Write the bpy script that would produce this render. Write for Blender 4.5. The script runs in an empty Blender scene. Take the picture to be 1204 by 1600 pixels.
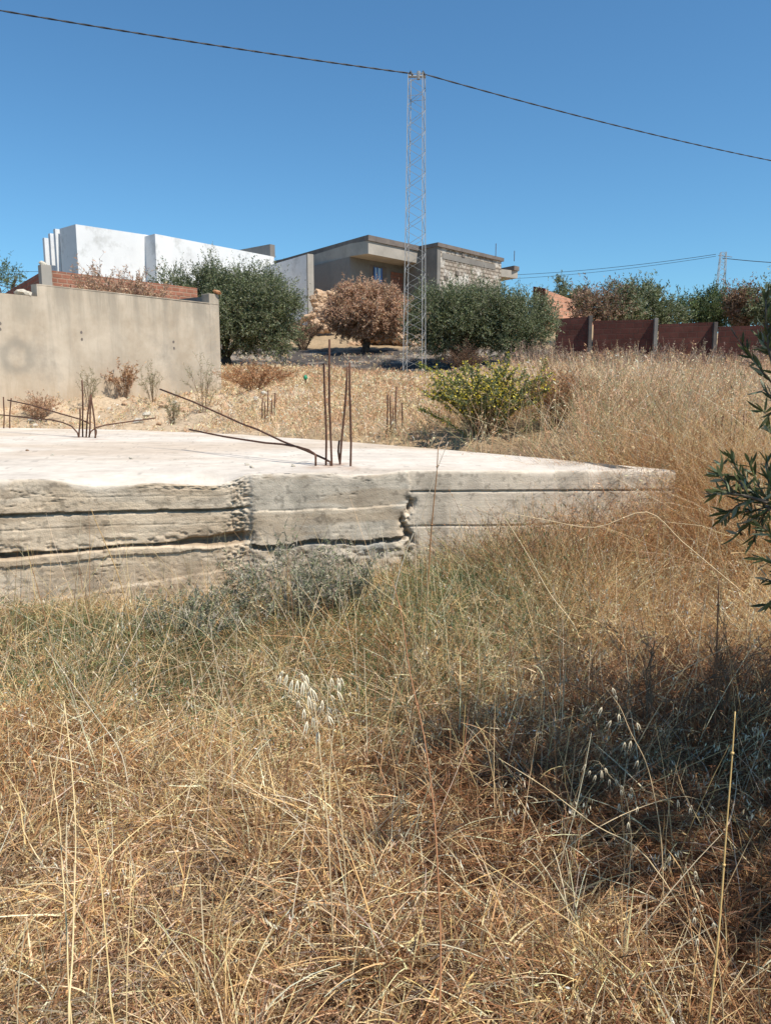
import bpy, math, random
import numpy as np
from mathutils import Vector, noise as mnoise

R = math.radians
rng = np.random.default_rng(11)
random.seed(7)

# ------------------------------------------------------------------ camera, sky, sun, exposure
SC = bpy.context.scene
COL = SC.collection
EYE = 1.5
F_PX, CX, CY, HORIZON = 1203.0, 602.0, 800.0, 610.0
PITCH = math.atan((CY - HORIZON) / F_PX)

cam_d = bpy.data.cameras.new('camera')
cam = bpy.data.objects.new('camera', cam_d)
COL.objects.link(cam)
cam.location = (0, 0, EYE)
cam.rotation_euler = (R(90) - PITCH, 0, 0)
cam_d.sensor_fit = 'HORIZONTAL'
cam_d.sensor_width = 36.0
cam_d.lens = 36.0 * F_PX / 1204.0
cam_d.clip_start = 0.05
cam_d.clip_end = 3000
SC.camera = cam

SUN_H = Vector((0.80, -0.60)).normalized()      # horizontal direction towards the sun
SUN_EL = R(56)
W = bpy.data.worlds.new('World')
SC.world = W
W.use_nodes = True
nt = W.node_tree
bg = nt.nodes['Background']
sky = nt.nodes.new('ShaderNodeTexSky')
sky.sky_type = 'NISHITA'
sky.sun_disc = False
sky.sun_elevation = SUN_EL
sky.sun_rotation = math.atan2(SUN_H.x, SUN_H.y)
sky.altitude = 100
sky.air_density = 1.0
sky.dust_density = 0.4
sky.ozone_density = 3.0
tint = nt.nodes.new('ShaderNodeMix'); tint.data_type = 'RGBA'; tint.blend_type = 'MULTIPLY'; tint.inputs[0].default_value = 1
nt.links.new(sky.outputs[0], tint.inputs[6]); tint.inputs[7].default_value = (.64, 1.02, 1.17, 1)
nt.links.new(tint.outputs[2], bg.inputs[0])
bg.inputs[1].default_value = 0.095
sun_d = bpy.data.lights.new('sun', 'SUN')
sun = bpy.data.objects.new('sun', sun_d)
COL.objects.link(sun)
sun_d.energy = 4.6
sun_d.angle = R(0.5)
sun_d.color = (1.0, 0.92, 0.80)
sv = Vector((SUN_H.x * math.cos(SUN_EL), SUN_H.y * math.cos(SUN_EL), math.sin(SUN_EL)))
sun.rotation_euler = sv.to_track_quat('Z', 'Y').to_euler()
SC.view_settings.view_transform = 'Standard'
SC.view_settings.look = 'None'
SC.view_settings.exposure = 0.38
SC.view_settings.gamma = 1.0
SC.render.engine = 'CYCLES'
SC.cycles.max_bounces = 7
SC.cycles.diffuse_bounces = 6
SC.cycles.glossy_bounces = 2
SC.cycles.transmission_bounces = 3
SC.cycles.transparent_max_bounces = 4

# ------------------------------------------------------------------ pixel helpers
_c, _s = math.cos(PITCH), math.sin(PITCH)
def kz(py):
    v = -(py - CY) / F_PX
    return (-_s + v * _c) / (_c + v * _s)
def at(px, py, D):
    u = (px - CX) / F_PX
    v = -(py - CY) / F_PX
    y = _c + v * _s
    return Vector((u * D / y, D, EYE + kz(py) * D))
def atz(px, py, z):
    return at(px, py, (z - EYE) / kz(py))
def hline(pa, Da, pb):
    """point on pixel pb whose height equals that of pixel pa at depth Da"""
    return at(pb[0], pb[1], Da * kz(pa[1]) / kz(pb[1]))

# ------------------------------------------------------------------ noise (numpy)
def vnoise(x, y, seed=0):
    xi = np.floor(x).astype(np.int64); yi = np.floor(y).astype(np.int64)
    xf = x - xi; yf = y - yi
    def h(a, b):
        n = (a * 374761393 + b * 668265263 + seed * 1442695041) & 0x7fffffff
        n = ((n ^ (n >> 13)) * 1274126177) & 0x7fffffff
        n = (n ^ (n >> 16)) & 0xffffff
        return n / float(0xffffff)
    u = xf * xf * (3 - 2 * xf); v = yf * yf * (3 - 2 * yf)
    return (h(xi, yi) * (1 - u) * (1 - v) + h(xi + 1, yi) * u * (1 - v)
            + h(xi, yi + 1) * (1 - u) * v + h(xi + 1, yi + 1) * u * v)
def fbm(x, y, oct=4, seed=0):
    t = 0; a = .5; s = 0
    for o in range(oct):
        t = t + a * vnoise(x * 2 ** o, y * 2 ** o, seed + o * 7); s += a; a *= .5
    return t / s
def sm(x, a, b):
    t = np.clip((x - a) / (b - a), 0, 1)
    return t * t * (3 - 2 * t)

# ------------------------------------------------------------------ object helpers
def tag(o, label=None, cat=None, group=None, kind=None):
    if label: o['label'] = label
    if cat: o['category'] = cat
    if group: o['group'] = group
    if kind: o['kind'] = kind
    return o
def empty(name, loc=(0, 0, 0), rz=0):
    o = bpy.data.objects.new(name, None)
    o.empty_display_size = .1
    COL.objects.link(o)
    o.location = loc
    o.rotation_euler = (0, 0, rz)
    return o
def npmesh(name, V, Fq, mat, parent=None, col=None, smooth=False):
    """V (n,3), Fq (m,4) quads or (m,3) tris; world coordinates (made local to an un-rotated parent)"""
    V = np.asarray(V, dtype=np.float32).reshape(-1, 3)
    if parent is not None:
        V = V - np.array(parent_world(parent), dtype=np.float32)
    Fq = np.asarray(Fq, dtype=np.int32)
    me = bpy.data.meshes.new(name)
    n, k = Fq.shape
    me.vertices.add(len(V)); me.vertices.foreach_set('co', V.ravel())
    me.loops.add(n * k); me.loops.foreach_set('vertex_index', Fq.ravel())
    me.polygons.add(n)
    me.polygons.foreach_set('loop_start', np.arange(0, n * k, k, dtype=np.int32))
    me.polygons.foreach_set('loop_total', np.full(n, k, dtype=np.int32))
    if smooth:
        me.polygons.foreach_set('use_smooth', np.ones(n, dtype=bool))
    if col is not None:
        ca = me.color_attributes.new('Col', 'FLOAT_COLOR', 'POINT')
        c4 = np.ones((len(V), 4), dtype=np.float32); c4[:, :3] = col
        ca.data.foreach_set('color', c4.ravel())
    me.update(calc_edges=True)
    me.materials.append(mat)
    o = bpy.data.objects.new(name, me)
    COL.objects.link(o)
    if parent is not None: o.parent = parent
    return o
def parent_world(p):
    v = Vector((0, 0, 0))
    while p is not None:
        v += p.location; p = p.parent
    return v
class MB:
    def __init__(self): self.v = []; self.f = []
    def poly(self, pts):
        b = len(self.v); self.v += [tuple(p) for p in pts]; self.f.append(tuple(range(b, b + len(pts))))
    def prism(self, plan, z0, z1, cap=True):
        """plan: list of (x,y) counter-clockwise; z0/z1 number or list"""
        n = len(plan); b = len(self.v)
        a0 = z0 if hasattr(z0, '__len__') else [z0] * n
        a1 = z1 if hasattr(z1, '__len__') else [z1] * n
        for p, z in zip(plan, a0): self.v.append((p[0], p[1], z))
        for p, z in zip(plan, a1): self.v.append((p[0], p[1], z))
        for i in range(n):
            j = (i + 1) % n
            self.f.append((b + i, b + j, b + n + j, b + n + i))
        if cap:
            self.f.append(tuple(b + n + i for i in range(n)))
            self.f.append(tuple(b + i for i in reversed(range(n))))
    def wall(self, p0, p1, th, z0, z1a, z1b=None):
        """wall along p0->p1, thickness laid to the left of the direction"""
        z1b = z1a if z1b is None else z1b
        a = Vector((p0[0], p0[1])); c = Vector((p1[0], p1[1])); d = (c - a).normalized()
        n = Vector((-d.y, d.x)) * th
        self.prism([a, c, c + n, a + n], z0, [z1a, z1b, z1b, z1a])
    def box(self, c, s, rz=0):
        cx, cy, cz = c; co, si = math.cos(rz), math.sin(rz)
        pl = [(-s[0], -s[1]), (s[0], -s[1]), (s[0], s[1]), (-s[0], s[1])]
        pl = [(cx + x * .5 * co - y * .5 * si, cy + x * .5 * si + y * .5 * co) for x, y in pl]
        self.prism(pl, cz - s[2] / 2, cz + s[2] / 2)
    def tube(self, pts, radii, sides=5, cap=True):
        pts = [Vector(p) for p in pts]
        n = len(pts)
        if not hasattr(radii, '__len__'): radii = [radii] * n
        b = len(self.v)
        up = None
        for i, p in enumerate(pts):
            t = (pts[min(i + 1, n - 1)] - pts[max(i - 1, 0)])
            if t.length < 1e-9: t = Vector((0, 0, 1))
            t.normalize()
            if up is None:
                up = t.orthogonal().normalized()
            else:
                up = (up - t * up.dot(t))
                up = up.normalized() if up.length > 1e-6 else t.orthogonal().normalized()
            s = t.cross(up)
            for k in range(sides):
                a = 2 * math.pi * k / sides
                self.v.append(tuple(p + (up * math.cos(a) + s * math.sin(a)) * radii[i]))
        for i in range(n - 1):
            for k in range(sides):
                k2 = (k + 1) % sides
                self.f.append((b + i * sides + k, b + i * sides + k2, b + (i + 1) * sides + k2, b + (i + 1) * sides + k))
        if cap:
            self.f.append(tuple(b + (n - 1) * sides + k for k in range(sides)))
            self.f.append(tuple(b + k for k in reversed(range(sides))))
    def build(self, name, mat, parent=None, smooth=False, bevel=0):
        off = parent_world(parent)
        me = bpy.data.meshes.new(name)
        me.from_pydata([(x - off.x, y - off.y, z - off.z) for x, y, z in self.v], [], self.f)
        me.update()
        if smooth:
            me.polygons.foreach_set('use_smooth', [True] * len(me.polygons))
        me.materials.append(mat)
        o = bpy.data.objects.new(name, me)
        COL.objects.link(o)
        if parent is not None: o.parent = parent
        if bevel:
            m = o.modifiers.new('bevel', 'BEVEL'); m.width = bevel; m.segments = 2; m.limit_method = 'ANGLE'
        return o

# ------------------------------------------------------------------ materials
def newmat(name):
    m = bpy.data.materials.new(name); m.use_nodes = True
    return m, m.node_tree, m.node_tree.nodes, m.node_tree.links
def veg_mat(name, transl=.3, rough=.7, spec=.15):
    m, t, N, L = newmat(name)
    p = N['Principled BSDF']; out = N['Material Output']
    a = N.new('ShaderNodeVertexColor'); a.layer_name = 'Col'
    L.new(a.outputs[0], p.inputs['Base Color'])
    p.inputs['Roughness'].default_value = rough
    p.inputs['Specular IOR Level'].default_value = spec
    tr = N.new('ShaderNodeBsdfTranslucent'); L.new(a.outputs[0], tr.inputs[0])
    mx = N.new('ShaderNodeMixShader'); mx.inputs[0].default_value = transl
    L.new(p.outputs[0], mx.inputs[1]); L.new(tr.outputs[0], mx.inputs[2]); L.new(mx.outputs[0], out.inputs[0])
    return m
def surf_mat(name, c1, c2, scale=1.0, rough=.9, bump=.3, bscale=30, c3=None, s3=.4, vcol=False, detail=8, lo=.35, hi=.65, spec=.2, metal=0, bdist=.01):
    """two-tone noise surface, optional third large stain colour, fine bump"""
    m, t, N, L = newmat(name)
    p = N['Principled BSDF']
    tc = N.new('ShaderNodeTexCoord')
    n1 = N.new('ShaderNodeTexNoise'); n1.inputs['Scale'].default_value = scale; n1.inputs['Detail'].default_value = detail; n1.inputs['Roughness'].default_value = .65
    L.new(tc.outputs['Object'], n1.inputs['Vector'])
    r = N.new('ShaderNodeValToRGB')
    r.color_ramp.elements[0].position = lo; r.color_ramp.elements[1].position = hi
    r.color_ramp.elements[0].color = (*c1, 1); r.color_ramp.elements[1].color = (*c2, 1)
    L.new(n1.outputs[0], r.inputs[0])
    colr = r.outputs[0]
    if c3 is not None:
        n3 = N.new('ShaderNodeTexNoise'); n3.inputs['Scale'].default_value = s3; n3.inputs['Detail'].default_value = 6
        n3.inputs['Roughness'].default_value = .7
        L.new(tc.outputs['Object'], n3.inputs['Vector'])
        r3 = N.new('ShaderNodeValToRGB'); r3.color_ramp.elements[0].position = .52; r3.color_ramp.elements[1].position = .68
        L.new(n3.outputs[0], r3.inputs[0])
        mx = N.new('ShaderNodeMix'); mx.data_type = 'RGBA'
        L.new(r3.outputs[0], mx.inputs[0]); L.new(colr, mx.inputs[6]); mx.inputs[7].default_value = (*c3, 1)
        colr = mx.outputs[2]
    if vcol:
        a = N.new('ShaderNodeVertexColor'); a.layer_name = 'Col'
        mu = N.new('ShaderNodeMix'); mu.data_type = 'RGBA'; mu.blend_type = 'MULTIPLY'; mu.inputs[0].default_value = 1
        L.new(a.outputs[0], mu.inputs[6]); L.new(colr, mu.inputs[7]); colr = mu.outputs[2]
    L.new(colr, p.inputs['Base Color'])
    p.inputs['Roughness'].default_value = rough
    p.inputs['Specular IOR Level'].default_value = spec
    p.inputs['Metallic'].default_value = metal
    if bump:
        nb = N.new('ShaderNodeTexNoise'); nb.inputs['Scale'].default_value = bscale; nb.inputs['Detail'].default_value = 6
        L.new(tc.outputs['Object'], nb.inputs['Vector'])
        b = N.new('ShaderNodeBump'); b.inputs['Strength'].default_value = bump; b.inputs['Distance'].default_value = bdist
        L.new(nb.outputs[0], b.inputs['Height']); L.new(b.outputs[0], p.inputs['Normal'])
    return m
def brick_mat(name, c1, c2, mortar, bw=.3, bh=.2, dirx=(1, 0), msize=.015, stain=None, band=None):
    m, t, N, L = newmat(name)
    p = N['Principled BSDF']
    g = N.new('ShaderNodeNewGeometry')
    dp = N.new('ShaderNodeVectorMath'); dp.operation = 'DOT_PRODUCT'; dp.inputs[1].default_value = (dirx[0], dirx[1], 0)
    L.new(g.outputs['Position'], dp.inputs[0])
    sx = N.new('ShaderNodeSeparateXYZ'); L.new(g.outputs['Position'], sx.inputs[0])
    cx = N.new('ShaderNodeCombineXYZ'); L.new(dp.outputs['Value'], cx.inputs[0]); L.new(sx.outputs[2], cx.inputs[1])
    b = N.new('ShaderNodeTexBrick'); L.new(cx.outputs[0], b.inputs['Vector'])
    b.inputs['Color1'].default_value = (*c1, 1); b.inputs['Color2'].default_value = (*c2, 1); b.inputs['Mortar'].default_value = (*mortar, 1)
    b.inputs['Scale'].default_value = 1; b.inputs['Mortar Size'].default_value = msize
    b.inputs['Brick Width'].default_value = bw; b.inputs['Row Height'].default_value = bh; b.inputs['Mortar Smooth'].default_value = .3
    n1 = N.new('ShaderNodeTexNoise'); n1.inputs['Scale'].default_value = 2.2; n1.inputs['Detail'].default_value = 8; n1.inputs['Roughness'].default_value = .7
    L.new(g.outputs['Position'], n1.inputs['Vector'])
    r = N.new('ShaderNodeValToRGB'); r.color_ramp.elements[0].position = .3; r.color_ramp.elements[1].position = .7
    r.color_ramp.elements[0].color = (.62, .6, .58, 1); r.color_ramp.elements[1].color = (1.15, 1.1, 1.08, 1)
    L.new(n1.outputs[0], r.inputs[0])
    mu = N.new('ShaderNodeMix'); mu.data_type = 'RGBA'; mu.blend_type = 'MULTIPLY'; mu.inputs[0].default_value = 1
    L.new(b.outputs[0], mu.inputs[6]); L.new(r.outputs[0], mu.inputs[7])
    colr = mu.outputs[2]
    if stain is not None:
        n3 = N.new('ShaderNodeTexNoise'); n3.inputs['Scale'].default_value = 1.1; n3.inputs['Detail'].default_value = 8; n3.inputs['Roughness'].default_value = .75
        L.new(cx.outputs[0], n3.inputs['Vector'])
        r3 = N.new('ShaderNodeValToRGB'); r3.color_ramp.elements[0].position = .5; r3.color_ramp.elements[1].position = .6
        L.new(n3.outputs[0], r3.inputs[0])
        mx = N.new('ShaderNodeMix'); mx.data_type = 'RGBA'
        L.new(r3.outputs[0], mx.inputs[0]); L.new(colr, mx.inputs[6]); mx.inputs[7].default_value = (*stain, 1)
        colr = mx.outputs[2]
    L.new(colr, p.inputs['Base Color'])
    p.inputs['Roughness'].default_value = .92; p.inputs['Specular IOR Level'].default_value = .15
    bu = N.new('ShaderNodeBump'); bu.inputs['Strength'].default_value = .6; bu.inputs['Distance'].default_value = .02
    inv = N.new('ShaderNodeMath'); inv.operation = 'SUBTRACT'; inv.inputs[0].default_value = 1; L.new(b.outputs['Fac'], inv.inputs[1])
    L.new(inv.outputs[0], bu.inputs['Height']); L.new(bu.outputs[0], p.inputs['Normal'])
    return m

M_STRAW = veg_mat('straw', .32, .6, .25)
M_LEAF = veg_mat('leaf', .35, .5, .35)
M_DEAD = veg_mat('dead_foliage', .35, .8, .1)
M_BARK = surf_mat('bark', (.07, .055, .045), (.16, .13, .1), 8, bump=.8, bscale=25, bdist=.03)
M_TWIG = surf_mat('twig', (.13, .085, .055), (.28, .18, .11), 10, bump=0)
M_GROUND = surf_mat('ground_soil', (.62, .6, .58), (1.1, 1.08, 1.05), 14, bump=.8, bscale=18, vcol=True, lo=.3, hi=.7, bdist=.03)
M_SLAB = surf_mat('slab_concrete', (.80, .78, .76), (1.06, 1.05, 1.04), 6, bump=.6, bscale=110, vcol=True, lo=.3, hi=.62, bdist=.006)
M_PLASTER = surf_mat('cement_render', (.40, .33, .25), (.54, .465, .37), 1.6, bump=.2, bscale=14, c3=(.34, .295, .24), s3=.7)
M_WHITE = surf_mat('white_paint', (.65, .66, .67), (.73, .74, .745), .7, bump=.15, bscale=10, c3=(.50, .505, .50), s3=1.1)
M_CONC = surf_mat('grey_render', (.165, .155, .143), (.245, .23, .21), .8, bump=.2, bscale=8, c3=(.17, .15, .135), s3=.4)
M_FASCIA = surf_mat('pale_concrete', (.31, .285, .25), (.40, .365, .32), 1.2, bump=.2, bscale=8)
M_COPING = surf_mat('dark_coping', (.13, .11, .1), (.2, .17, .15), 2, bump=.2, bscale=8)
M_RUST = surf_mat('rusty_steel', (.075, .04, .028), (.17, .09, .06), 30, rough=.75, bump=.5, bscale=150, metal=.25, bdist=.002)
M_GALV = surf_mat('galvanised_steel', (.33, .32, .31), (.46, .45, .43), 3, rough=.55, bump=0, metal=.35)
M_CABLE = surf_mat('cable', (.035, .036, .04), (.07, .07, .075), 6, rough=.5, bump=0)
M_STONE = surf_mat('orange_rock', (.42, .26, .15), (.6, .43, .29), 2.5, bump=.6, bscale=12, bdist=.03)
M_STONE2 = surf_mat('pale_rock', (.45, .4, .32), (.62, .57, .48), 4, bump=.6, bscale=25, bdist=.01)
M_TERRA = surf_mat('terracotta', (.45, .22, .11), (.58, .32, .18), 5, bump=.3)
M_GLASS = surf_mat('window_glass', (.25, .42, .6), (.36, .55, .75), 1.5, rough=.15, bump=0, spec=.6)
M_FRAMEB = surf_mat('blue_frame', (.05, .12, .35), (.08, .18, .45), 3, rough=.5, bump=0)
M_GREENP = surf_mat('green_plastic', (.03, .22, .12), (.05, .3, .16), 3, rough=.5, bump=0)
M_WOOD = surf_mat('weathered_wood', (.12, .09, .07), (.22, .17, .13), 12, bump=.4)

# ------------------------------------------------------------------ terrain
ctrl = []
def cp(px, py, D): p = at(px, py, D); ctrl.append((p.x, p.y, p.z))
for x in (-3, -1, 1, 3):
    for y in (-6, -2, 0, 1.6, 3.2, 4.6): ctrl.append((x, y, 0.0 + .015 * max(0, x) * (y > 1)))
ctrl += [(-6, 3.5, -.12), (-3, 4.8, -.08), (-1.2, 5.1, -.03), (.2, 5.5, .02), (2.0, 5.8, .12), (4, 5, .15), (-10, 0, -.1), (10, 0, .1), (-30, -20, 0), (30, -20, 0)]
for px, py, D in ((0, 664, 13), (180, 668, 11.8), (380, 682, 10.0), (540, 692, 8.9), (700, 704, 8.1), (850, 722, 7.4), (1000, 738, 6.8)):
    q = at(px, py, D); ctrl.append((q.x, q.y, min(.88, q.z)))
for px, py, D in ((-150, 628, 13.5), (0, 626, 14.0), (340, 614, 17.6), (200, 622, 15.8), (345, 577, 24), (450, 580, 22), (500, 600, 17), (420, 640, 13),
                  (600, 640, 13), (647, 592, 24), (560, 566, 27), (570, 549, 30), (440, 556, 29), (700, 566, 27), (500, 520, 36), (620, 525, 36),
                  (420, 525, 36), (800, 580, 24), (720, 573, 26), (900, 600, 20), (1050, 590, 22), (1180, 590, 22), (1000, 575, 27), (1200, 575, 27), (870, 560, 30),
                  (900, 640, 12), (1150, 660, 12), (1300, 640, 14), (760, 640, 12), (1200, 700, 8.0), (1100, 730, 7)):
    cp(px, py, D)
for px, py, D in ((900, 520, 38), (1100, 530, 40), (1300, 540, 40), (750, 490, 44), (600, 480, 46), (430, 480, 42), (250, 470, 38), (100, 480, 34), (0, 520, 26), (250, 540, 26), (-200, 540, 28),
                  (-200, 500, 45), (50, 480, 50), (600, 490, 60), (1000, 515, 60), (1400, 530, 60)):
    cp(px, py, D)
ctrl = np.array(ctrl)
def tps(r2): return .5 * r2 * np.log(r2 + 1e-9)
_P = ctrl[:, :2] / 10.0
_K = tps(((_P[:, None] - _P[None]) ** 2).sum(-1)) + np.eye(len(_P)) * .004
_A = np.zeros((len(_P) + 3, len(_P) + 3)); _A[:len(_P), :len(_P)] = _K
_A[:len(_P), len(_P):] = np.c_[np.ones(len(_P)), _P]; _A[len(_P):, :len(_P)] = _A[:len(_P), len(_P):].T
_w = np.linalg.solve(_A, np.r_[ctrl[:, 2], 0, 0, 0])
def Hs(x, y):
    x = np.asarray(x, float); y = np.asarray(y, float); sh = x.shape
    xc = np.clip(x.ravel(), -60, 60); yc = np.clip(y.ravel(), -20, 62)
    q = np.c_[xc, yc] / 10.0
    out = np.empty(len(q))
    for i in range(0, len(q), 20000):
        b = q[i:i + 20000]
        out[i:i + 20000] = tps(((b[:, None] - _P[None]) ** 2).sum(-1)) @ _w[:-3] + _w[-3] + b @ _w[-2:]
    out = np.clip(out, -.6, 7.5)
    far = sm(np.hypot(x.ravel(), y.ravel()), 60, 220)
    return (out * (1 - far) + 4.0 * far).reshape(sh)
def H(x, y):
    x = np.asarray(x, float); y = np.asarray(y, float)
    z = Hs(x, y)
    z = z + (fbm(x * 1.1, y * 1.1, 4, 3) - .5) * .16 * sm(y, 2.5, 9)
    z = z + (fbm(x * 5, y * 5, 3, 9) - .5) * .07
    bank = sm(y, 10.5, 12.5) * (1 - sm(y, 15.5, 17.5)) * (1 - sm(x, -2.5, 0))
    z = z + bank * (fbm(x * 2.3, y * 2.3, 4, 31) - .5) * .45
    return z
def H1(x, y): return float(H(np.array([x]), np.array([y]))[0])
def spaced(a, segs):
    out = [a]
    for end, step0, step1 in segs:
        st = step0; L = end - out[-1]; s = out[-1]
        while out[-1] < end - 1e-6:
            f = (out[-1] - s) / L
            out.append(min(end, out[-1] + step0 + (step1 - step0) * f))
    return out
ys = np.array(spaced(-40, [(0, 5, .5), (1, .3, .08), (9, .06, .07), (20, .08, .2), (50, .2, .8), (90, 1, 6), (900, 8, 120)]))
xh = spaced(0, [(3.5, .07, .07), (12, .09, .25), (30, .3, 1.0), (80, 1, 8), (700, 10, 120)])
xs = np.array(sorted(set([-a for a in xh] + xh)))
GX, GY = np.meshgrid(xs, ys)
GZ = H(GX, GY)
# true ground colour: straw litter near, orange sandy soil behind the slab, burnt ash terrace under the trees
lit = np.array([.22, .155, .10]); lit2 = np.array([.14, .10, .07]); sand = np.array([.52, .41, .29]); ash = np.array([.085, .075, .07]); dryf = np.array([.42, .31, .19])
n1 = fbm(GX * 3, GY * 3, 4, 5)[..., None]
C = lit * n1 * 1.4 + lit2 * (1 - n1) * .9
far_m = sm(GY, 7, 9)[..., None]
C = C * (1 - far_m) + dryf * (.7 + .5 * n1) * far_m
sand_m = (sm(GY, 9.5, 10.5) * (1 - sm(GY, 19, 23)) * (1 - sm(GX, -1.5, .8)))[..., None]
C = C * (1 - sand_m) + sand * (.75 + .45 * n1) * sand_m
na = fbm(GX * .5, GY * .5, 4, 15)
ash_m = (sm(GY + 3 * (na - .5), 23.5, 25.0) * (1 - sm(GY + 4 * (na - .5), 31, 33)) * (1 - sm(GX, 6, 8)))[..., None]
n2 = sm(fbm(GX * 1.7, GY * 1.7, 4, 25), .52, .66)[..., None]
C = C * (1 - ash_m) + (ash * (1 - n2) + np.array([.3, .26, .22]) * n2) * ash_m
V = np.stack([GX, GY, GZ], -1).reshape(-1, 3)
nx = len(xs); idx = np.arange(len(ys) * nx).reshape(len(ys), nx)
Fq = np.stack([idx[:-1, :-1], idx[:-1, 1:], idx[1:, 1:], idx[1:, :-1]], -1).reshape(-1, 4)
g = npmesh('ground', V, Fq, M_GROUND, col=C.reshape(-1, 3), smooth=True)
tag(g, kind='structure')

# ------------------------------------------------------------------ concrete slab
ZT = .92
pL = Vector((-6.6, 4.08)); p0 = atz(0, 750, ZT); p1 = atz(640, 735, ZT); p2 = at(1055, 735, 6.1)
p0 = Vector((p0.x, p0.y)); p1 = Vector((p1.x, p1.y)); ztip = p2.z; p2 = Vector((p2.x, p2.y))
pL = p0 + (p0 - p1).normalized() * 4.2
def path(S):
    l0 = (p1 - pL).length; l1 = (p2 - p1).length
    d0 = (p1 - pL) / l0; d1 = (p2 - p1) / l1
    S = np.asarray(S)
    a = np.minimum(S, l0); b = np.maximum(S - l0, 0)
    return pL.x + d0.x * a + d1.x * b, pL.y + d0.y * a + d1.y * b
L0 = (p1 - pL).length; LT = L0 + (p2 - p1).length; S_0 = 4.2
nrm0 = Vector(((p1 - pL).y, -(p1 - pL).x)).normalized(); nrm1 = Vector(((p2 - p1).y, -(p2 - p1).x)).normalized()
S = np.concatenate([np.arange(0, S_0 - .6, .04), np.arange(S_0 - .6, L0 - .0001, .0075), np.arange(L0, LT, .009), [LT]])
ZZ = np.concatenate([[0, .004, .010], np.arange(.016, 1.2, .0065)])
SS, DD = np.meshgrid(S, ZZ)                 # DD = depth below top
sp = SS - S_0                               # metres from the photo's left edge
lenP = L0 - S_0
s380 = lenP * .585
warp = (fbm(sp * 3, DD * 0 + 3, 3, 41) - .5)
wv = (fbm(sp * 14, DD * 0 + 7, 3, 42) - .5)
O = np.zeros_like(SS)
Lr = 1 - sm(sp + wv * .1, s380 - .06, s380 + .0)
Mr = sm(sp, s380 - .03, s380 + .02) * (1 - sm(sp + (fbm(DD * 9, DD * 0, 3, 3) - .5) * .1, lenP - .03, lenP))
Rr = sm(sp, lenP - .01, lenP + .02)
def groove(d, w, depth): return -depth * np.exp(-((DD - d) / w) ** 4)
# left reach: board-marked courses
j1 = .225 + .012 * warp + .008 * wv
wf = fbm(sp * 9, DD * 0 + 31, 4, 45) - .5
j2 = .52 - .035 * sp + .010 * warp + .014 * wf
j3 = j2 + .062 + .015 * warp - .012 * sp + .01 * wf
j4 = .86 - .13 * np.clip(sp, 0, 2) + .015 * warp + .012 * wf
oL = np.where(DD < j1, 0, np.where(DD < j2, -.016, np.where(DD < j3, .008, np.where(DD < j4, -.004, .012))))
oL = oL + groove(j1 + .013, .009, .034) + groove(j2 - .008, .009 + .030 * sm(sp, s380 - .6, s380 - .1) + .010 * np.clip(warp * 4, 0, 1), .09)
oL = oL - .011 * sm(fbm(sp * 14, DD * 34, 4, 44), .5, .62) * np.exp(-((DD - j2 + .05) / .05) ** 2)
oL = oL + groove(.335 + .02 * warp, .003, .006) + groove(.12 + .02 * warp, .003, .003)
# mortar patch reach
k1 = .27 + .02 * warp - .02 * (sp - s380)
k2 = .50 + .10 * (fbm(sp * 4, DD * 0 + 9, 4, 77) - .5)
oM = np.where(DD < k1, .015, .024) + groove(k1, .004, .006)
oM = np.where(DD < k2, oM, np.where(DD < k2 + .035, -.05, .015))
oM = oM + (fbm(sp * 16, DD * 16, 4, 8) - .5) * np.where(DD > k2 + .035, .06, .004)
# right reach
oR = np.where(DD < .15, .004, 0) + groove(.158 + .008 * wv, .006, .022) + groove(.42 + .02 * warp, .006, .015)
O = oL * Lr + oM * Mr * (1 - Lr) + oR * np.clip(1 - Lr - Mr, 0, 1)
# honeycombed vertical joint
hj = np.exp(-((sp - s380 + .09 + .05 * (DD - .3)) / (.06 + .09 * DD)) ** 2) * sm(DD, .0, .05)
hn = fbm(sp * 34 + 2 * fbm(sp * 9, DD * 9, 2, 92), DD * 52, 3, 90)
O += hj * (-.006 + (np.abs(hn - .5) - .12) * .075)
hj2 = np.exp(-((DD - .03) / .035) ** 2) * sm(sp, .75, 1.0) * (1 - sm(sp, s380 - .1, s380 + .05))
O += hj2 * (np.abs(fbm(sp * 22, DD * 60, 3, 91) - .5) - .16) * .05
# broken corner
ck = np.exp(-((sp - lenP + .02 + .03 * np.sin(DD * 20)) / .035) ** 2) * sm(DD, .17, .24)
O += ck * (fbm(sp * 30, DD * 25, 3, 95) - .75) * .16
nf = .3 + .7 * np.clip(Lr + .6 * Mr, 0, 1)
O += nf * ((fbm(sp * 40, DD * 60, 3, 12) - .5) * .003 + (fbm(sp * 1.5, DD * 70, 3, 13) - .5) * .002 + (fbm(sp * 1.2, DD * 5, 3, 14) - .5) * .007)
rd = np.abs(fbm(sp * 1.1 + 5, DD * 16 + .6 * warp, 4, 15) - .5)
crk = np.exp(-(rd / .006) ** 2) * sm(fbm(sp * 1.3, DD * 3, 3, 16), .48, .6)
O -= crk * .010 * nf
chip = sm(fbm(sp * 30, DD * 36, 3, 17), .64, .76) * sm(fbm(sp * 2, DD * 4, 2, 27), .45, .6); O -= chip * .004 * nf
O += (fbm(sp * 60, DD * 60, 2, 18) - .5) * .0012
edge = .012 * (fbm(sp * 6, DD * 0, 4, 19) - .5) + .02 * sm(fbm(sp * 3, DD * 0, 3, 20), .6, .8)
O += -np.exp(-DD / .012) * (.012 + np.abs(edge))
PX, PY = path(SS)
blend = sm(SS, L0 - .02, L0 + .02)
NX = nrm0.x * (1 - blend) + nrm1.x * blend; NY = nrm0.y * (1 - blend) + nrm1.y * blend
zt = ZT + (ztip - ZT) * sm(SS, L0, LT) * 1.0
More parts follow.
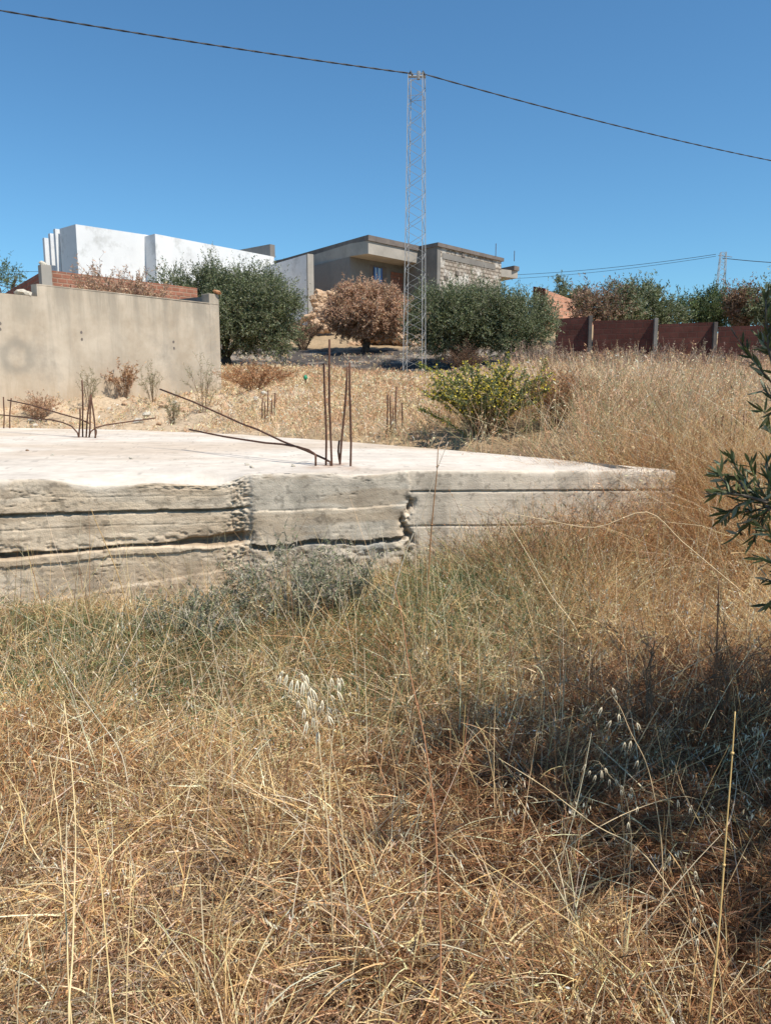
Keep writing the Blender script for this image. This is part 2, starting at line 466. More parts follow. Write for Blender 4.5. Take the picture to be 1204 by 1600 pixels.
zt = ZT + (ztip - ZT) * np.clip((SS - L0) / (LT - L0), 0, 1)
drop = .055 * sm(sp, .2, .7) * (1 - sm(sp, s380 - .25, s380 + .02)) * (.6 + .8 * fbm(sp * 3, DD * 0, 3, 89)) + .022 * sm(sp, s380 + .5, s380 + .7) * (1 - sm(sp, lenP - .25, lenP - .05))
VX = PX + NX * O; VY = PY + NY * O; VZ = zt - DD - drop * np.exp(-DD / .12) + .004 * (fbm(sp * 7, DD * 0, 3, 55) - .5)
tan = np.array([.56, .445, .315]); grey = np.array([.50, .445, .365]); pale = np.array([.62, .525, .405]); dirt = np.array([.20, .14, .09]); blue = np.array([.36, .35, .315])
m1 = fbm(sp * 2.2, DD * 5, 4, 61)[..., None]
cl = tan * m1 + pale * (1 - m1)
fg = (sm(fbm(sp * 1.3, DD * 4, 4, 62), .55, .7))[..., None]
cl = cl * (1 - fg * .5) + grey * fg * .5
wet = sm(fbm(sp * 2.4, DD * 5, 5, 64), .50, .68)[..., None]
cm = grey * (1 - wet) + blue * wet
cm = np.where((DD > k1)[..., None] & (DD < k2)[..., None], pale * .95 * (1 - wet * .5) + blue * wet * .5, cm)
cr = np.array([.52, .46, .38]) * (1 - m1 * .4) + pale * m1 * .4
Cc = cl * Lr[..., None] + cm * (Mr * (1 - Lr))[..., None] + cr * np.clip(1 - Lr - Mr * (1 - Lr), 0, 1)[..., None]
strk = (.80 + .36 * fbm(sp * 3, DD * 110, 3, 98) * (.4 + .6 * 1) + .1 * (fbm(sp * 50, DD * 70, 2, 99) - .5))[..., None]
Cc = Cc * strk * 1.08
st2 = sm(fbm(sp * 5, DD * 3, 4, 97), .52, .70)[..., None]; Cc = Cc * (1 - st2 * .25)
st3 = sm(fbm(sp * 1.6, DD * 12, 5, 104), .50, .62)[..., None] * np.clip(Lr + Mr, 0, 1)[..., None]; Cc = Cc * (1 - st3 * .45) + np.array([.34, .255, .17]) * st3 * .45
st4 = sm(fbm(sp * 24, DD * 30, 3, 105), .62, .74)[..., None]; Cc = Cc * (1 - st4 * .35)
Cc = Cc * (1 - (sm(DD, .45, .85) * .22)[..., None] * sm(fbm(sp * 4, DD * 4, 3, 106), .3, .6)[..., None])
crc = np.clip(crk * nf, 0, 1)[..., None]; Cc = Cc * (1 - crc * .45)
hc_ = (hj * sm(fbm(sp * 20, DD * 30, 3, 93), .4, .6))[..., None]; Cc = Cc * (1 - hc_ * .5) + np.array([.34, .25, .17]) * hc_ * .5
pit = sm(-O, .018, .045)[..., None]
Cc = Cc * (1 - pit * .55) + dirt * pit * .55
topc = np.array([.64, .57, .48])
te = np.exp(-(DD / (.006 + .055 * sm(fbm(sp * 4, DD * 0 + 2, 4, 88), .45, .75))) ** 2)[..., None]
Cc = Cc * (1 - te) + topc * te
nr, ncl = SS.shape
V = np.stack([VX, VY, VZ], -1).reshape(-1, 3)
idx = np.arange(nr * ncl).reshape(nr, ncl)
Fq = np.stack([idx[1:, :-1], idx[1:, 1:], idx[:-1, 1:], idx[:-1, :-1]], -1).reshape(-1, 4)
slab = empty('concrete_foundation', (p1.x, p1.y, 0))
tag(slab, 'big cracked concrete foundation slab with bright top and crumbling board-marked sides', 'foundation slab')
npmesh('front_face', V, Fq, M_SLAB, slab, col=Cc.reshape(-1, 3), smooth=False)
# top sheet: strips from the front edge to the back edge
bk = [(-700, 664), (0, 668), (200, 671.5), (380, 679), (540, 690), (690, 702), (850, 716), (960, 726)]
bkp = [atz(a, b, ZT) for a, b in bk[1:]]
bkp = [Vector((bkp[0].x - 9, bkp[0].y + 3.2, ZT))] + [Vector(b) for b in bkp] + [Vector((p2.x, p2.y, ztip))]
bl = [0]
for a, b in zip(bkp[:-1], bkp[1:]): bl.append(bl[-1] + (b - a).length)
def backpt(t):
    s = t * bl[-1]
    for i in range(len(bl) - 1):
        if s <= bl[i + 1] + 1e-9:
            f = (s - bl[i]) / (bl[i + 1] - bl[i]); return bkp[i].lerp(bkp[i + 1], f)
    return bkp[-1]
# warp so that back points line up with the front along view columns (even quads)
NT = 60
cols = []; fidx = np.linspace(0, 1, ncl)
front = np.stack([VX[0], VY[0], VZ[0]], -1)
backs = np.array([backpt(min(1, (s / LT) ** .8)) for s in S])
T = np.linspace(0, 1, NT)[:, None, None] ** 1.3
f0 = front.copy(); f0[:, 2] += drop[0]
TP = f0[None] * (1 - T) + backs[None] * T
TP[..., 2] -= drop[0][None] * np.exp(-(np.hypot(TP[..., 0] - front[None, :, 0], TP[..., 1] - front[None, :, 1]) / .16) ** 1.5)
u, v = TP[..., 0], TP[..., 1]
TP[..., 2] += np.minimum(T[..., 0] * 12, 1) * ((fbm(u * .8, v * .8, 3, 70) - .5) * .010 + (fbm(u * 7, v * 7, 2, 71) - .5) * .0012) * (T[..., 0] < 1)
dust = sm(fbm(u * .35 + 3, v * 1.1, 5, 72), .42, .70)[..., None]
spk = sm(fbm(u * 20, v * 20, 2, 73), .80, .86)[..., None]
tc = np.array([.66, .60, .525]) * (1 - dust) + np.array([.56, .475, .385]) * dust
gr = sm(fbm(u * .6, v * 1.6, 4, 76), .55, .75)[..., None]
tc = tc * (1 - gr * .35) + np.array([.50, .45, .39]) * gr * .35
soil = (sm(T[..., 0], .72, 1.0) * sm(fbm(u * 1.2, v * 3, 4, 79), .35, .6))[..., None]
tc = tc * (1 - soil * .5) + np.array([.50, .38, .25]) * soil * .5
cr_ = np.exp(-(np.abs(fbm(u * .9, v * .9, 5, 80) - .5) / .004) ** 2)[..., None] * sm(fbm(u * .7, v * .7, 2, 81), .45, .6)[..., None]
tc = tc * (1 - cr_ * .22)
for bx_, by_ in ((509, 727), (517, 728), (532, 725), (547, 731), (493, 731), (123, 683), (134, 684), (150, 687)):
    b_ = atz(bx_, by_, ZT); rs = (np.exp(-(np.hypot((u - b_.x), (v - b_.y)) / (.05 + .08 * fbm(u * 14, v * 14, 2, 85))) ** 2))[..., None]
    tc = tc * (1 - rs * .5) + np.array([.36, .20, .11]) * rs * .5
tc = tc * (1 - spk * .3)
idx = np.arange(NT * ncl).reshape(NT, ncl)
Fq = np.stack([idx[:-1, :-1], idx[:-1, 1:], idx[1:, 1:], idx[1:, :-1]], -1).reshape(-1, 4)
npmesh('top_surface', TP.reshape(-1, 3), Fq, M_SLAB, slab, col=tc.reshape(-1, 3), smooth=True)
mb = MB()
for i in range(ncl - 1):
    a, b = backs[i], backs[i + 1]
    if i % 8: continue
    j = min(i + 8, ncl - 1); b = backs[j]
    mb.poly([(b[0], b[1], b[2]), (a[0], a[1], a[2]), (a[0], a[1], a[2] - 1.0), (b[0], b[1], b[2] - 1.0)])
mb.poly([tuple(front[0]), (front[0][0], front[0][1], -.4), (backs[0][0], backs[0][1], -.4), tuple(backs[0])])
me = mb.build('back_face', M_FASCIA, slab)

# ------------------------------------------------------------------ rebar
def rod(parent, pts, r=.008, name='rod'):
    m = MB(); m.tube(pts, r, 7); return m.build(name, M_RUST, parent, smooth=True)
def cluster(base, label, rods, r, group):
    e = empty('rebar_cluster', base); tag(e, label, 'rebar', group)
    for pts in rods: rod(e, pts, r)
    return e
GR = 'starter bars sticking out of the concrete'
def upr(bx, by, tx, ty, D, lean=0.0, n=4, z=None, bury=.06):
    b = at(bx, by, D); t = at(tx, ty, D + lean)
    pts = [b - Vector((0, 0, bury))]
    for i in range(n + 1):
        f = i / n; p = b.lerp(t, f)
        p.x += .006 * math.sin(f * 5 + bx); pts.append(p)
    return pts
zt_ = lambda px, py: (ZT - EYE) / kz(py)
d = zt_(530, 728)
c = cluster(at(528, 729, d), 'four tall rusty bars with two long bent ones near the slab front edge', [
    upr(509, 727, 507, 568, d + .05), upr(517, 728, 514, 530, d), upr(532, 724, 542, 573, d + .1), upr(530, 723, 529, 688, d + .13), upr(547, 731, 547, 566, d - .03)], .0085, GR)
def bent(pl): return [at(*p) for p in pl]
rod(c, [at(517, 724, d) - Vector((0, 0, .04))] + bent([(516, 722, d), (505, 716, d + .05), (478, 704, d + .25), (440, 689, d + .5), (400, 670, d + .8), (380, 663, d + .95), (340, 645, d + 1.2), (300, 627, d + 1.5), (250, 608, d + 1.8)]), .0085, 'bent_rod')
rod(c, bent([(493, 731, d), (493, 712, d), (491, 709, d + .02), (482, 703, d + .1), (465, 698, d + .2), (440, 694, d + .35), (415, 692, d + .5), (395, 689, d + .65), (375, 686, d + .8), (350, 682, d + 1.0), (320, 676, d + 1.3), (296, 671, d + 1.6)]), .0085, 'bent_rod')
d = zt_(0, 684)
c = cluster(at(136, 684, d), 'leaning rusty bars with curved sideways rods on the slab before the rendered wall', [
    upr(124, 683, 125, 638, d), upr(130, 682, 128, 594, d + .1), upr(134, 684, 141, 617, d), upr(139, 684, 143, 616, d + .05), upr(150, 687, 143, 621, d - .1), upr(149, 686, 150, 671, d - .05)], .010, GR)
rod(c, bent([(123, 683, d), (121, 676, d), (112, 666, d + .1), (98, 660, d + .3), (80, 656, d + .5), (40, 652, d + 1.0), (-30, 645, d + 1.6)]), .009, 'bent_rod')
rod(c, bent([(141, 662, d), (125, 655, d + .1), (90, 645, d + .5), (50, 633, d + .9), (12, 625, d + 1.3)]), .009, 'bent_rod')
rod(c, bent([(139, 682, d), (142, 674, d), (150, 668, d + .1), (165, 664, d + .3), (200, 659, d + .7), (243, 653, d + 1.0)]), .009, 'bent_rod')
d = zt_(0, 669)
cluster(at(10, 669, d), 'two short rusty bars at the far left of the slab', [upr(6, 669, 6, 620, d), upr(15, 669, 17, 622, d)], .010, GR)
d = 10.9
cluster(at(418, 678, d), 'thin rusty bars behind the slab right of the rendered wall', [upr(b, 680, b + dx, t, d + i * .05, bury=.3) for i, (b, dx, t) in enumerate(((410, 0, 622), (413.5, 0, 628), (418, 0, 610), (424, 0, 624), (428, 2, 614)))], .009, GR)
d = 9.0
cluster(at(615, 696, d), 'five thin rusty bars behind the slab left of the yellow flowering shrub', [upr(b, 698, b + dx, t, d + i * .04, bury=.3) for i, (b, dx, t) in enumerate(((602, 4, 617), (609, 1, 619), (613, 0, 638), (617, 2, 604), (627, 1, 629)))], .009, GR)
d = 7.7
cluster(at(1140, 692, d), 'five short rusty bars standing in the dry grass at far right', [upr(b, 705, b + dx, t, d + i * .04, bury=.1) for i, (b, dx, t) in enumerate(((1117, 1, 649), (1127, 1, 650), (1141, 1, 641), (1147, 1, 646), (1160, 1, 648)))], .009, GR)
e = empty('marker_stake', at(477, 637, 16)); tag(e, 'thin dark stake with green cap standing in grass below the trees', 'stake')
m = MB(); m.tube([at(477, 645, 16), at(477, 590, 16)], .016, 6); m.build('stake', M_RUST, e)
m = MB(); m.tube([at(477, 593, 16), at(477, 590, 16), at(477, 586, 16)], [.03, .045, .02], 8); m.build('cap', M_GREENP, e, smooth=True)

# ------------------------------------------------------------------ rendered wall at left
e = empty('rendered_wall', (at(200, 620, 15.5).x, 15.5, 1.2)); tag(e, 'long sandy cement-rendered wall with a stepped top and ring stain', 'wall')
A = at(57, 445, 14.2); B = hline((57, 445), 14.2, (341, 476))
dw = (Vector((B.x - A.x, B.y - A.y))).normalized(); nw = Vector((-dw.y, dw.x))
def gridwall(name, P, Q, z0, z1, mat, parent, th=.2, step=.12, amp=.012, seed=1, holes=()):
    """wall whose faces are finely divided and slightly uneven"""
    Lw = (Vector((Q.x - P.x, Q.y - P.y))).length; dr = Vector((Q.x - P.x, Q.y - P.y)).normalized(); nn = Vector((dr.y, -dr.x))
    m = MB(); m.wall((P.x, P.y), (Q.x, Q.y), th, z0, z1)
    return m.build(name, mat, parent)
zb = .6
gridwall('wall_panel', A, B, zb, A.z, M_PLASTER, e)
Lp = A - Vector((dw.x, dw.y, 0)) * 9
m = MB(); m.wall((Lp.x, Lp.y), (A.x, A.y), .2, zb - .6, A.z - .2); m.build('low_panel', M_PLASTER, e)
# coping lip, return wall and corner pillar
m = MB()
q0 = Vector((A.x, A.y)) - nw * .004; q1 = Vector((B.x, B.y)) - nw * .012
m.wall(q0, q1, .208, A.z + .001, A.z + .02); m.build('coping', M_PLASTER, e)
m = MB(); pc = Vector((B.x, B.y)) - dw * .12
pb = [pc - dw * .13 - nw * .006, pc + dw * .135 - nw * .006, pc + dw * .135 + nw * .26, pc - dw * .13 + nw * .26]
m.prism(pb, zb, A.z + .22); m.build('corner_pillar', M_PLASTER, e, bevel=.01)
m = MB(); r0 = pc + dw * .09 + nw * .26; m.wall(r0, r0 + nw * 5 - dw * .2, .2, zb, A.z + .17); m.build('return_wall', M_CONC, e)
# smudged round stain and small holes
def disc_stain(c, dwv, r0, r1, seed):
    n = 72; pts = []; V = []; Fq = []
    for k in range(n):
        a = 2 * math.pi * k / n
        j = 1 + .12 * math.sin(3 * a + seed) + random.uniform(-.04, .04)
        for r in (r0 * j, r1 * (2 - j)):
            V.append((c.x + dwv.x * math.cos(a) * r, c.y + dwv.y * math.cos(a) * r, c.z + math.sin(a) * r))
    for k in range(n):
        b = 2 * k; d_ = 2 * ((k + 1) % n); Fq.append((b, b + 1, d_ + 1, d_))
    return V, Fq
def onwall(px, py, out=.004):
    # intersect pixel ray with the wall's front plane
    d1 = at(px, py, 1.0) - Vector((0, 0, EYE)); nn = Vector((nw.x, nw.y, 0)); o = Vector((0, 0, EYE))
    t = (nn.dot(Vector((A.x, A.y, 0)) - Vector((0, 0, 0)))) / nn.dot(d1)
    p = o + d1 * t
    return p - nn * out
cs = onwall(27, 557)
def add_stain(mat, c, r0, wd_, colr, amt):
    # a soft ring-shaped water mark in the render, at a fixed place on the wall
    t = mat.node_tree; N = t.nodes; L = t.links; p = N['Principled BSDF']
    old = p.inputs['Base Color'].links[0].from_socket
    g = N.new('ShaderNodeNewGeometry'); nz = N.new('ShaderNodeTexNoise'); nz.inputs['Scale'].default_value = 5; nz.inputs['Detail'].default_value = 5
    L.new(g.outputs['Position'], nz.inputs['Vector'])
    ad = N.new('ShaderNodeVectorMath'); ad.operation = 'MULTIPLY_ADD'; L.new(nz.outputs['Color'], ad.inputs[0]); ad.inputs[1].default_value = (.22, .22, .22); L.new(g.outputs['Position'], ad.inputs[2])
    ds = N.new('ShaderNodeVectorMath'); ds.operation = 'DISTANCE'; L.new(ad.outputs[0], ds.inputs[0]); ds.inputs[1].default_value = (c.x + .11, c.y + .11, c.z + .11)
    m1 = N.new('ShaderNodeMath'); m1.operation = 'SUBTRACT'; L.new(ds.outputs['Value'], m1.inputs[0]); m1.inputs[1].default_value = r0
    m2 = N.new('ShaderNodeMath'); m2.operation = 'ABSOLUTE'; L.new(m1.outputs[0], m2.inputs[0])
    mr = N.new('ShaderNodeMapRange'); mr.interpolation_type = 'SMOOTHSTEP'; L.new(m2.outputs[0], mr.inputs[0]); mr.inputs[1].default_value = 0; mr.inputs[2].default_value = wd_; mr.inputs[3].default_value = amt; mr.inputs[4].default_value = 0
    mx = N.new('ShaderNodeMix'); mx.data_type = 'RGBA'; L.new(mr.outputs[0], mx.inputs[0]); L.new(old, mx.inputs[6]); mx.inputs[7].default_value = (*colr, 1)
    L.new(mx.outputs[2], p.inputs['Base Color'])
def add_bands(mat, ztop, zbase):
    # damp grey run-off under the top, soil splash at the foot, vertical drips: marks of the wall itself
    t = mat.node_tree; N = t.nodes; L = t.links; p = N['Principled BSDF']
    g = N.new('ShaderNodeNewGeometry'); sx = N.new('ShaderNodeSeparateXYZ'); L.new(g.outputs['Position'], sx.inputs[0])
    sc = N.new('ShaderNodeVectorMath'); sc.operation = 'MULTIPLY'; sc.inputs[1].default_value = (3, 3, .35); L.new(g.outputs['Position'], sc.inputs[0])
    nz = N.new('ShaderNodeTexNoise'); nz.inputs['Scale'].default_value = 1.6; nz.inputs['Detail'].default_value = 8; nz.inputs['Roughness'].default_value = .7; L.new(sc.outputs[0], nz.inputs[0])
    for z0_, z1_, colr, amt, lo_, hi_ in ((ztop - .75, ztop, (.27, .235, .185), .75, .38, .62), (zbase + .75, zbase, (.46, .34, .22), .8, .36, .6), (zbase, zbase + .1, (.30, .265, .22), .35, .5, .66)):
        old = p.inputs['Base Color'].links[0].from_socket
        mr = N.new('ShaderNodeMapRange'); L.new(sx.outputs[2], mr.inputs[0]); mr.inputs[1].default_value = z0_; mr.inputs[2].default_value = z1_
        m2 = N.new('ShaderNodeMapRange'); L.new(nz.outputs[0], m2.inputs[0]); m2.inputs[1].default_value = lo_; m2.inputs[2].default_value = hi_; m2.inputs[4].default_value = amt
        mu = N.new('ShaderNodeMath'); mu.operation = 'MULTIPLY'; L.new(mr.outputs[0], mu.inputs[0]); L.new(m2.outputs[0], mu.inputs[1])
        mx = N.new('ShaderNodeMix'); mx.data_type = 'RGBA'; L.new(mu.outputs[0], mx.inputs[0]); L.new(old, mx.inputs[6]); mx.inputs[7].default_value = (*colr, 1)
        L.new(mx.outputs[2], p.inputs['Base Color'])
add_bands(M_PLASTER, A.z, 1.25)
add_stain(M_PLASTER, cs, .24, .15, (.26, .235, .195), .6)
add_stain(M_PLASTER, onwall(300, 600), .2, .4, (.33, .29, .23), .5)
add_stain(M_PLASTER, onwall(36, 485), .05, .25, (.33, .29, .23), .6)
for px, py in ((127, 519), (128, 530), (271, 534), (272, 544), (0, 505), (0, 514)):
    m = MB(); c = onwall(px, py, .003); m.poly([(c.x + dw.x * .028 * math.cos(a) * random.uniform(.6, 1.2), c.y + dw.y * .028 * math.cos(a), c.z + .03 * math.sin(a)) for a in [k * math.pi / 4 for k in range(8)]])
    m.build('putlog_hole', M_COPING, e)

def stone_mesh(seed, sub=2, flat=.7):
    import bmesh
    bm = bmesh.new(); bmesh.ops.create_icosphere(bm, subdivisions=sub, radius=1)
    for v in bm.verts:
        n = mnoise.noise(v.co * 1.1 + Vector((seed * 3.1, 0, 0))) * .5 + mnoise.noise(v.co * 2.6 + Vector((seed, 5, 0))) * .22
        v.co *= 1 + n
        v.co.z *= flat
    me = bpy.data.meshes.new('stone'); bm.to_mesh(me); bm.free(); return me
STM = [stone_mesh(i) for i in range(6)]
def stone(name, loc, s, mat, label, cat='rock', group=None, k=None):
    me = STM[random.randrange(6) if k is None else k]
    key = me.name + mat.name
    if key not in bpy.data.meshes:
        m2 = me.copy(); m2.name = key; m2.materials.clear(); m2.materials.append(mat)
    me = bpy.data.meshes[key]
    o = bpy.data.objects.new(name, me); COL.objects.link(o)
    o.location = loc; o.scale = s if hasattr(s, '__len__') else (s, s * random.uniform(.7, 1), s * random.uniform(.7, 1)); o.rotation_euler = (random.uniform(-.5, .5), random.uniform(-.5, .5), random.uniform(0, 6))
    tag(o, label, cat, group); return o
pw = onwall(41, 462, -.1); stone('stone', (pw.x, pw.y, A.z - .2 + .05), (.13, .1, .09), M_STONE2, 'pale stone lying on the lower left step of the rendered wall', 'stone')
stone('brick_chunk', (pc.x + dw.x * .1 - nw.x * .02, pc.y + dw.y * .1 - nw.y * .02, A.z + .26), (.1, .08, .05), M_TERRA, 'orange brick lump on top of the corner pillar of the wall', 'brick')
stone('stone', (at(67, 413, 19).x, 19, at(67, 412, 19).z), (.09, .08, .08), M_STONE2, 'small pale stone on the grey post of the brick garden wall', 'stone')

# ------------------------------------------------------------------ brick garden wall behind
e = empty('brick_garden_wall', (at(70, 440, 19).x, 19, 2)); tag(e, 'red brick garden wall with grey corner post above the rendered wall', 'wall')
K = at(70, 421, 19)
K2 = hline((70, 421), 19, (235, 441)); K3 = hline((63, 417), 19, (0, 459)); K3 = K3 + (K3 - K) * 1.5
d1 = (K2 - K).normalized(); d3 = (K3 - K).normalized()
m = MB(); m.wall((K.x + .1 * d1.x, K.y + .1 * d1.y), (K2.x + d1.x * 1.5, K2.y + d1.y * 1.5), .16, 1, K.z); m.build('brick_panel', brick_mat('brick_a', (.40, .19, .13), (.33, .145, .095), (.40, .27, .2), .24, .11, (d1.x, d1.y)), e)
m = MB(); m.wall((K3.x, K3.y), (K.x + .1 * d3.x, K.y + .1 * d3.y), .16, 1, K.z - .0); m.build('brick_panel', brick_mat('brick_b', (.34, .12, .08), (.26, .09, .06), (.26, .17, .13), .24, .11, (d3.x, d3.y)), e)
m = MB(); m.box((K.x, K.y, (K.z + .1 + 1) / 2), (.24, .24, K.z + .1 - 1), .7); m.build('post', M_FASCIA, e, bevel=.01)

# ------------------------------------------------------------------ white building
e = empty('white_building', (-8, 38, 4)); tag(e, 'flat-roofed white painted building with stepped wall blocks on the hillside', 'building')
z0 = 3.0
A1 = at(118, 350, 35); B1 = hline((118, 350), 35, (228, 366.5)); zt1 = A1.z
dA = Vector((B1.x - A1.x, B1.y - A1.y)).normalized(); nA = Vector((dA.y, -dA.x))     # outward (towards viewer/right)
C1 = Vector((B1.x, B1.y)) + nA * .85
D1 = hline((232, 365), C1.y, (428, 401)); D1 = Vector((D1.x, D1.y))
zt2 = at(232, 365, C1.y).z
back = -nA * 7
side = Vector((-1.15, 1.0)).normalized()
m = MB(); a = Vector((A1.x, A1.y)); m.prism([a, Vector((B1.x, B1.y)) + dA * .3, Vector((B1.x, B1.y)) + dA * .3 + side * 7, a + side * 1.45 + dA * 1.0, a + side * 1.45], z0, zt1); m.build('main_block', M_WHITE, e)
m = MB(); m.prism([C1, D1, D1 + side * 7, C1 + side * 7], z0, zt2); m.build('long_block', M_WHITE, e)
for k, (px, py) in enumerate(((86, 357), (78, 364), (69, 371))):
    q = hline((118, 350), 35, (px, py)); m = MB(); m.wall((q.x, q.y), (q.x + dA.x * 1.9, q.y + dA.y * 1.9), .22, z0, q.z); m.build('fin_wall', M_WHITE, e)
# roof parapet stub
pr = at(424, 400, D1.y - .05); zc = at(424, 381, D1.y).z
m = MB(); q = Vector((pr.x, pr.y)) + side * .1; m.wall(q + side * 4.5, q, .34, zt2 + .003, zc); m.build('parapet', M_CONC, e)
# shaded white yard wall with grey end
W1 = at(479, 397, 38); W2 = hline((479, 397), 38, (425, 413)); wd = Vector((W1.x - W2.x, W1.y - W2.y)).normalized()
e2 = empty('yard_wall', (W1.x, W1.y, 4)); tag(e2, 'shaded white yard wall with grey end pillar between the two buildings', 'wall')
m = MB(); m.wall((W2.x - wd.x * 1, W2.y - wd.y * 1), (W1.x, W1.y), .25, 3.5, W1.z); m.build('panel', M_WHITE, e2)
m = MB(); wn = Vector((-wd.y, wd.x)); q = Vector((W1.x, W1.y)); m.prism([q - wn * .02, q + wd * .12 - wn * .02, q + wd * .12 + wn * .3, q + wn * .3], 3.5, W1.z + .01); m.build('end_pillar', M_FASCIA, e2)

# ------------------------------------------------------------------ grey concrete house
e = empty('concrete_house', (3, 46, 5)); tag(e, 'unfinished grey single-storey house with deep eave and whitewashed brick wing', 'house')
Dc = 42; c0 = at(575, 367, Dc); zr = c0.z
cl_ = hline((575, 367), Dc, (443, 405)); cr_ = hline((575, 367), Dc, (662, 386))
c0v = Vector((c0.x, c0.y)); clv = Vector((cl_.x, cl_.y)); crv = Vector((cr_.x, cr_.y))
df = (crv - c0v).normalized(); dl = (clv - c0v).normalized(); inn = Vector((-df.y, df.x))
zf = at(577, 396, Dc).z
# body: recessed front wall
bo = c0v + inn * 1.35 + df * .0; br = crv + inn * 1.35 + df * .5
bl2 = clv
m = MB(); m.prism([bo, br, br + inn * 7, clv + inn * 2], 4, zf - .0); m.build('wall', M_CONC, e)
# roof/eave fascia
m = MB(); m.prism([c0v, crv, br + inn * 7, clv + inn * 2 - dl * 0, clv - df * .03, c0v + inn * 1.2 - df * .06], zf, zr - .28); m.build('eave_fascia', M_FASCIA, e)
m = MB(); m.prism([c0v - inn * .08 - df * .08, crv - inn * .08, br + inn * 7.2, clv + inn * 2 + dl * .2, clv - df * .12], zr - .277, zr); m.build('roof_coping', M_COPING, e)
# window on recessed wall
def on_face(o, dvec, px):
    # parameter along o+t*d that projects to px (z ~ 7.5)
    best = 0; bt = 1e9
    for i in range(400):
        t = i * .03; p = o + dvec * t; cd = p.y * _c - (7.5 - EYE) * _s; x = CX + F_PX * p.x / cd
        if abs(x - px) < bt: bt = abs(x - px); best = t
    return best
dfr = (br - bo).normalized(); nfr = Vector((dfr.y, -dfr.x))
t0 = on_face(bo, dfr, 583); t1 = on_face(bo, dfr, 599)
wz0 = at(590, 443, (bo + dfr * t0).y).z; wz1 = at(590, 417, (bo + dfr * t0).y).z
wm = MB(); q = bo + dfr * (t0 - .28) + nfr * .004; wm.wall(q + dfr * (t1 - t0 + .55), q, -.05, wz0 - .1, wz1 + .12)
wo = wm.build('window', M_COPING, e)
m = MB(); q = bo + dfr * t0 + nfr * .06; q2 = bo + dfr * (t1 - .25) + nfr * .06
m.wall(q, q2, .02, wz0, wz1 - .02); m.build('pane', M_GLASS, wo)
m = MB()
for f in (0, .42, 1.0):
    s_ = q.lerp(q2, f) + nfr * .02; m.box((s_.x, s_.y, (wz0 + wz1) / 2), (.07, .05, wz1 - wz0), math.atan2(dfr.y, dfr.x))
m.build('frame', M_FRAMEB, wo)
t0 = on_face(bo, dfr, 610); t1 = on_face(bo, dfr, 640)
m = MB(); q = bo + dfr * t0 + nfr * .03; q2 = bo + dfr * t1 + nfr * .03
m.wall(q, q2, .02, 4.5, at(620, 424, q.y).z); m.build('brick_infill', brick_mat('brick_c', (.36, .16, .11), (.3, .13, .09), (.2, .16, .14), .3, .2, (dfr.x, dfr.y)), e)
# wing
w0 = at(683, 379, 44); wv0 = Vector((w0.x, w0.y)); w1 = hline((683, 379), 44, (783, 403)); wv1 = Vector((w1.x, w1.y)); dwg = (wv1 - wv0).normalized(); iw = Vector((-dwg.y, dwg.x))
wl = hline((683, 379), 44, (661, 383.5)); wlv = Vector((wl.x, wl.y)); dwl = (wlv - wv0).normalized()
M_WB = brick_mat('whitewashed_brick', (.46, .42, .36), (.33, .29, .24), (.2, .17, .14), .42, .21, (dwg.x, dwg.y), .045, stain=(.56, .53, .48))
m = MB(); m.prism([wv0, wv1, wv1 + iw * 7, wv0 + dwl * 5], 4, w0.z - .2); m.build('wing_wall', M_WB, e)
m = MB(); q = wv0 - dwg * .02 - iw * .02; m.prism([q, q + dwg * .3, q + dwg * .3 + iw * .25 , q + dwl * 4.9 + dwg * .2, q + dwl * 4.9], 4, w0.z - .203); m.build('side_render', M_CONC, e)
m = MB(); m.prism([wv0 - dwg * .1 - iw * .12, wv1 + dwg * .12 - iw * .12, wv1 + iw * 7 + dwg * .12, wv0 + dwl * 5.1 - dwg * .1], w0.z - .2, w0.z); m.build('wing_coping', M_COPING, e)
zbnd = at(700, 398, 45).z
m = MB(); q = wv0 + dwg * .45 - iw * .03; m.wall(q, wv1 - dwg * .7 - iw * .03, .03, zbnd - .3, zbnd); m.build('tie_beam', M_CONC, e)
for px, py in ((722, 399), (696, 434), (713, 427)):
    m = MB(); t = on_face(wv0, dwg, px); q = wv0 + dwg * t - iw * .035; z = at(px, py, q.y).z; m.box((q.x, q.y, z), (.3, .05, .2), math.atan2(dwg.y, dwg.x))
    m.build('wall_hole', M_COPING, e)
# balcony canopy at the right end
bz0 = at(810, 427, 48).z; bz1 = at(810, 411, 48).z
q = wv1 + dwg * .1 + iw * .7
m = MB(); m.prism([q - iw * .5, q + dwg * 1.5 - iw * .9, q + dwg * 2.2 + iw * 1.5, q + iw * 1.5], bz0, bz1 - .15); m.build('canopy', M_FASCIA, e)
m = MB(); m.prism([q + dwg * 1.0 - iw * .95, q + dwg * 1.6 - iw * .95, q + dwg * 2.35 + iw * 1.5, q + dwg * 1.7 + iw * 1.5], bz1 - .147, bz1 + .12); m.build('canopy_coping', M_COPING, e)
m = MB(); m.prism([q + iw * .3, q + dwg * .8 + iw * .3, q + dwg * .8 + iw * 3, q + iw * 3], 4, bz0 - .003); m.build('canopy_pier', M_FASCIA, e)
for t, l_ in ((at(774, 401, 47), .75), (at(803, 408, 47), .6)):
    m = MB(); m.tube([t, t + Vector((0, 0, l_))], .02, 5); m.build('antenna_rod', M_RUST, e)

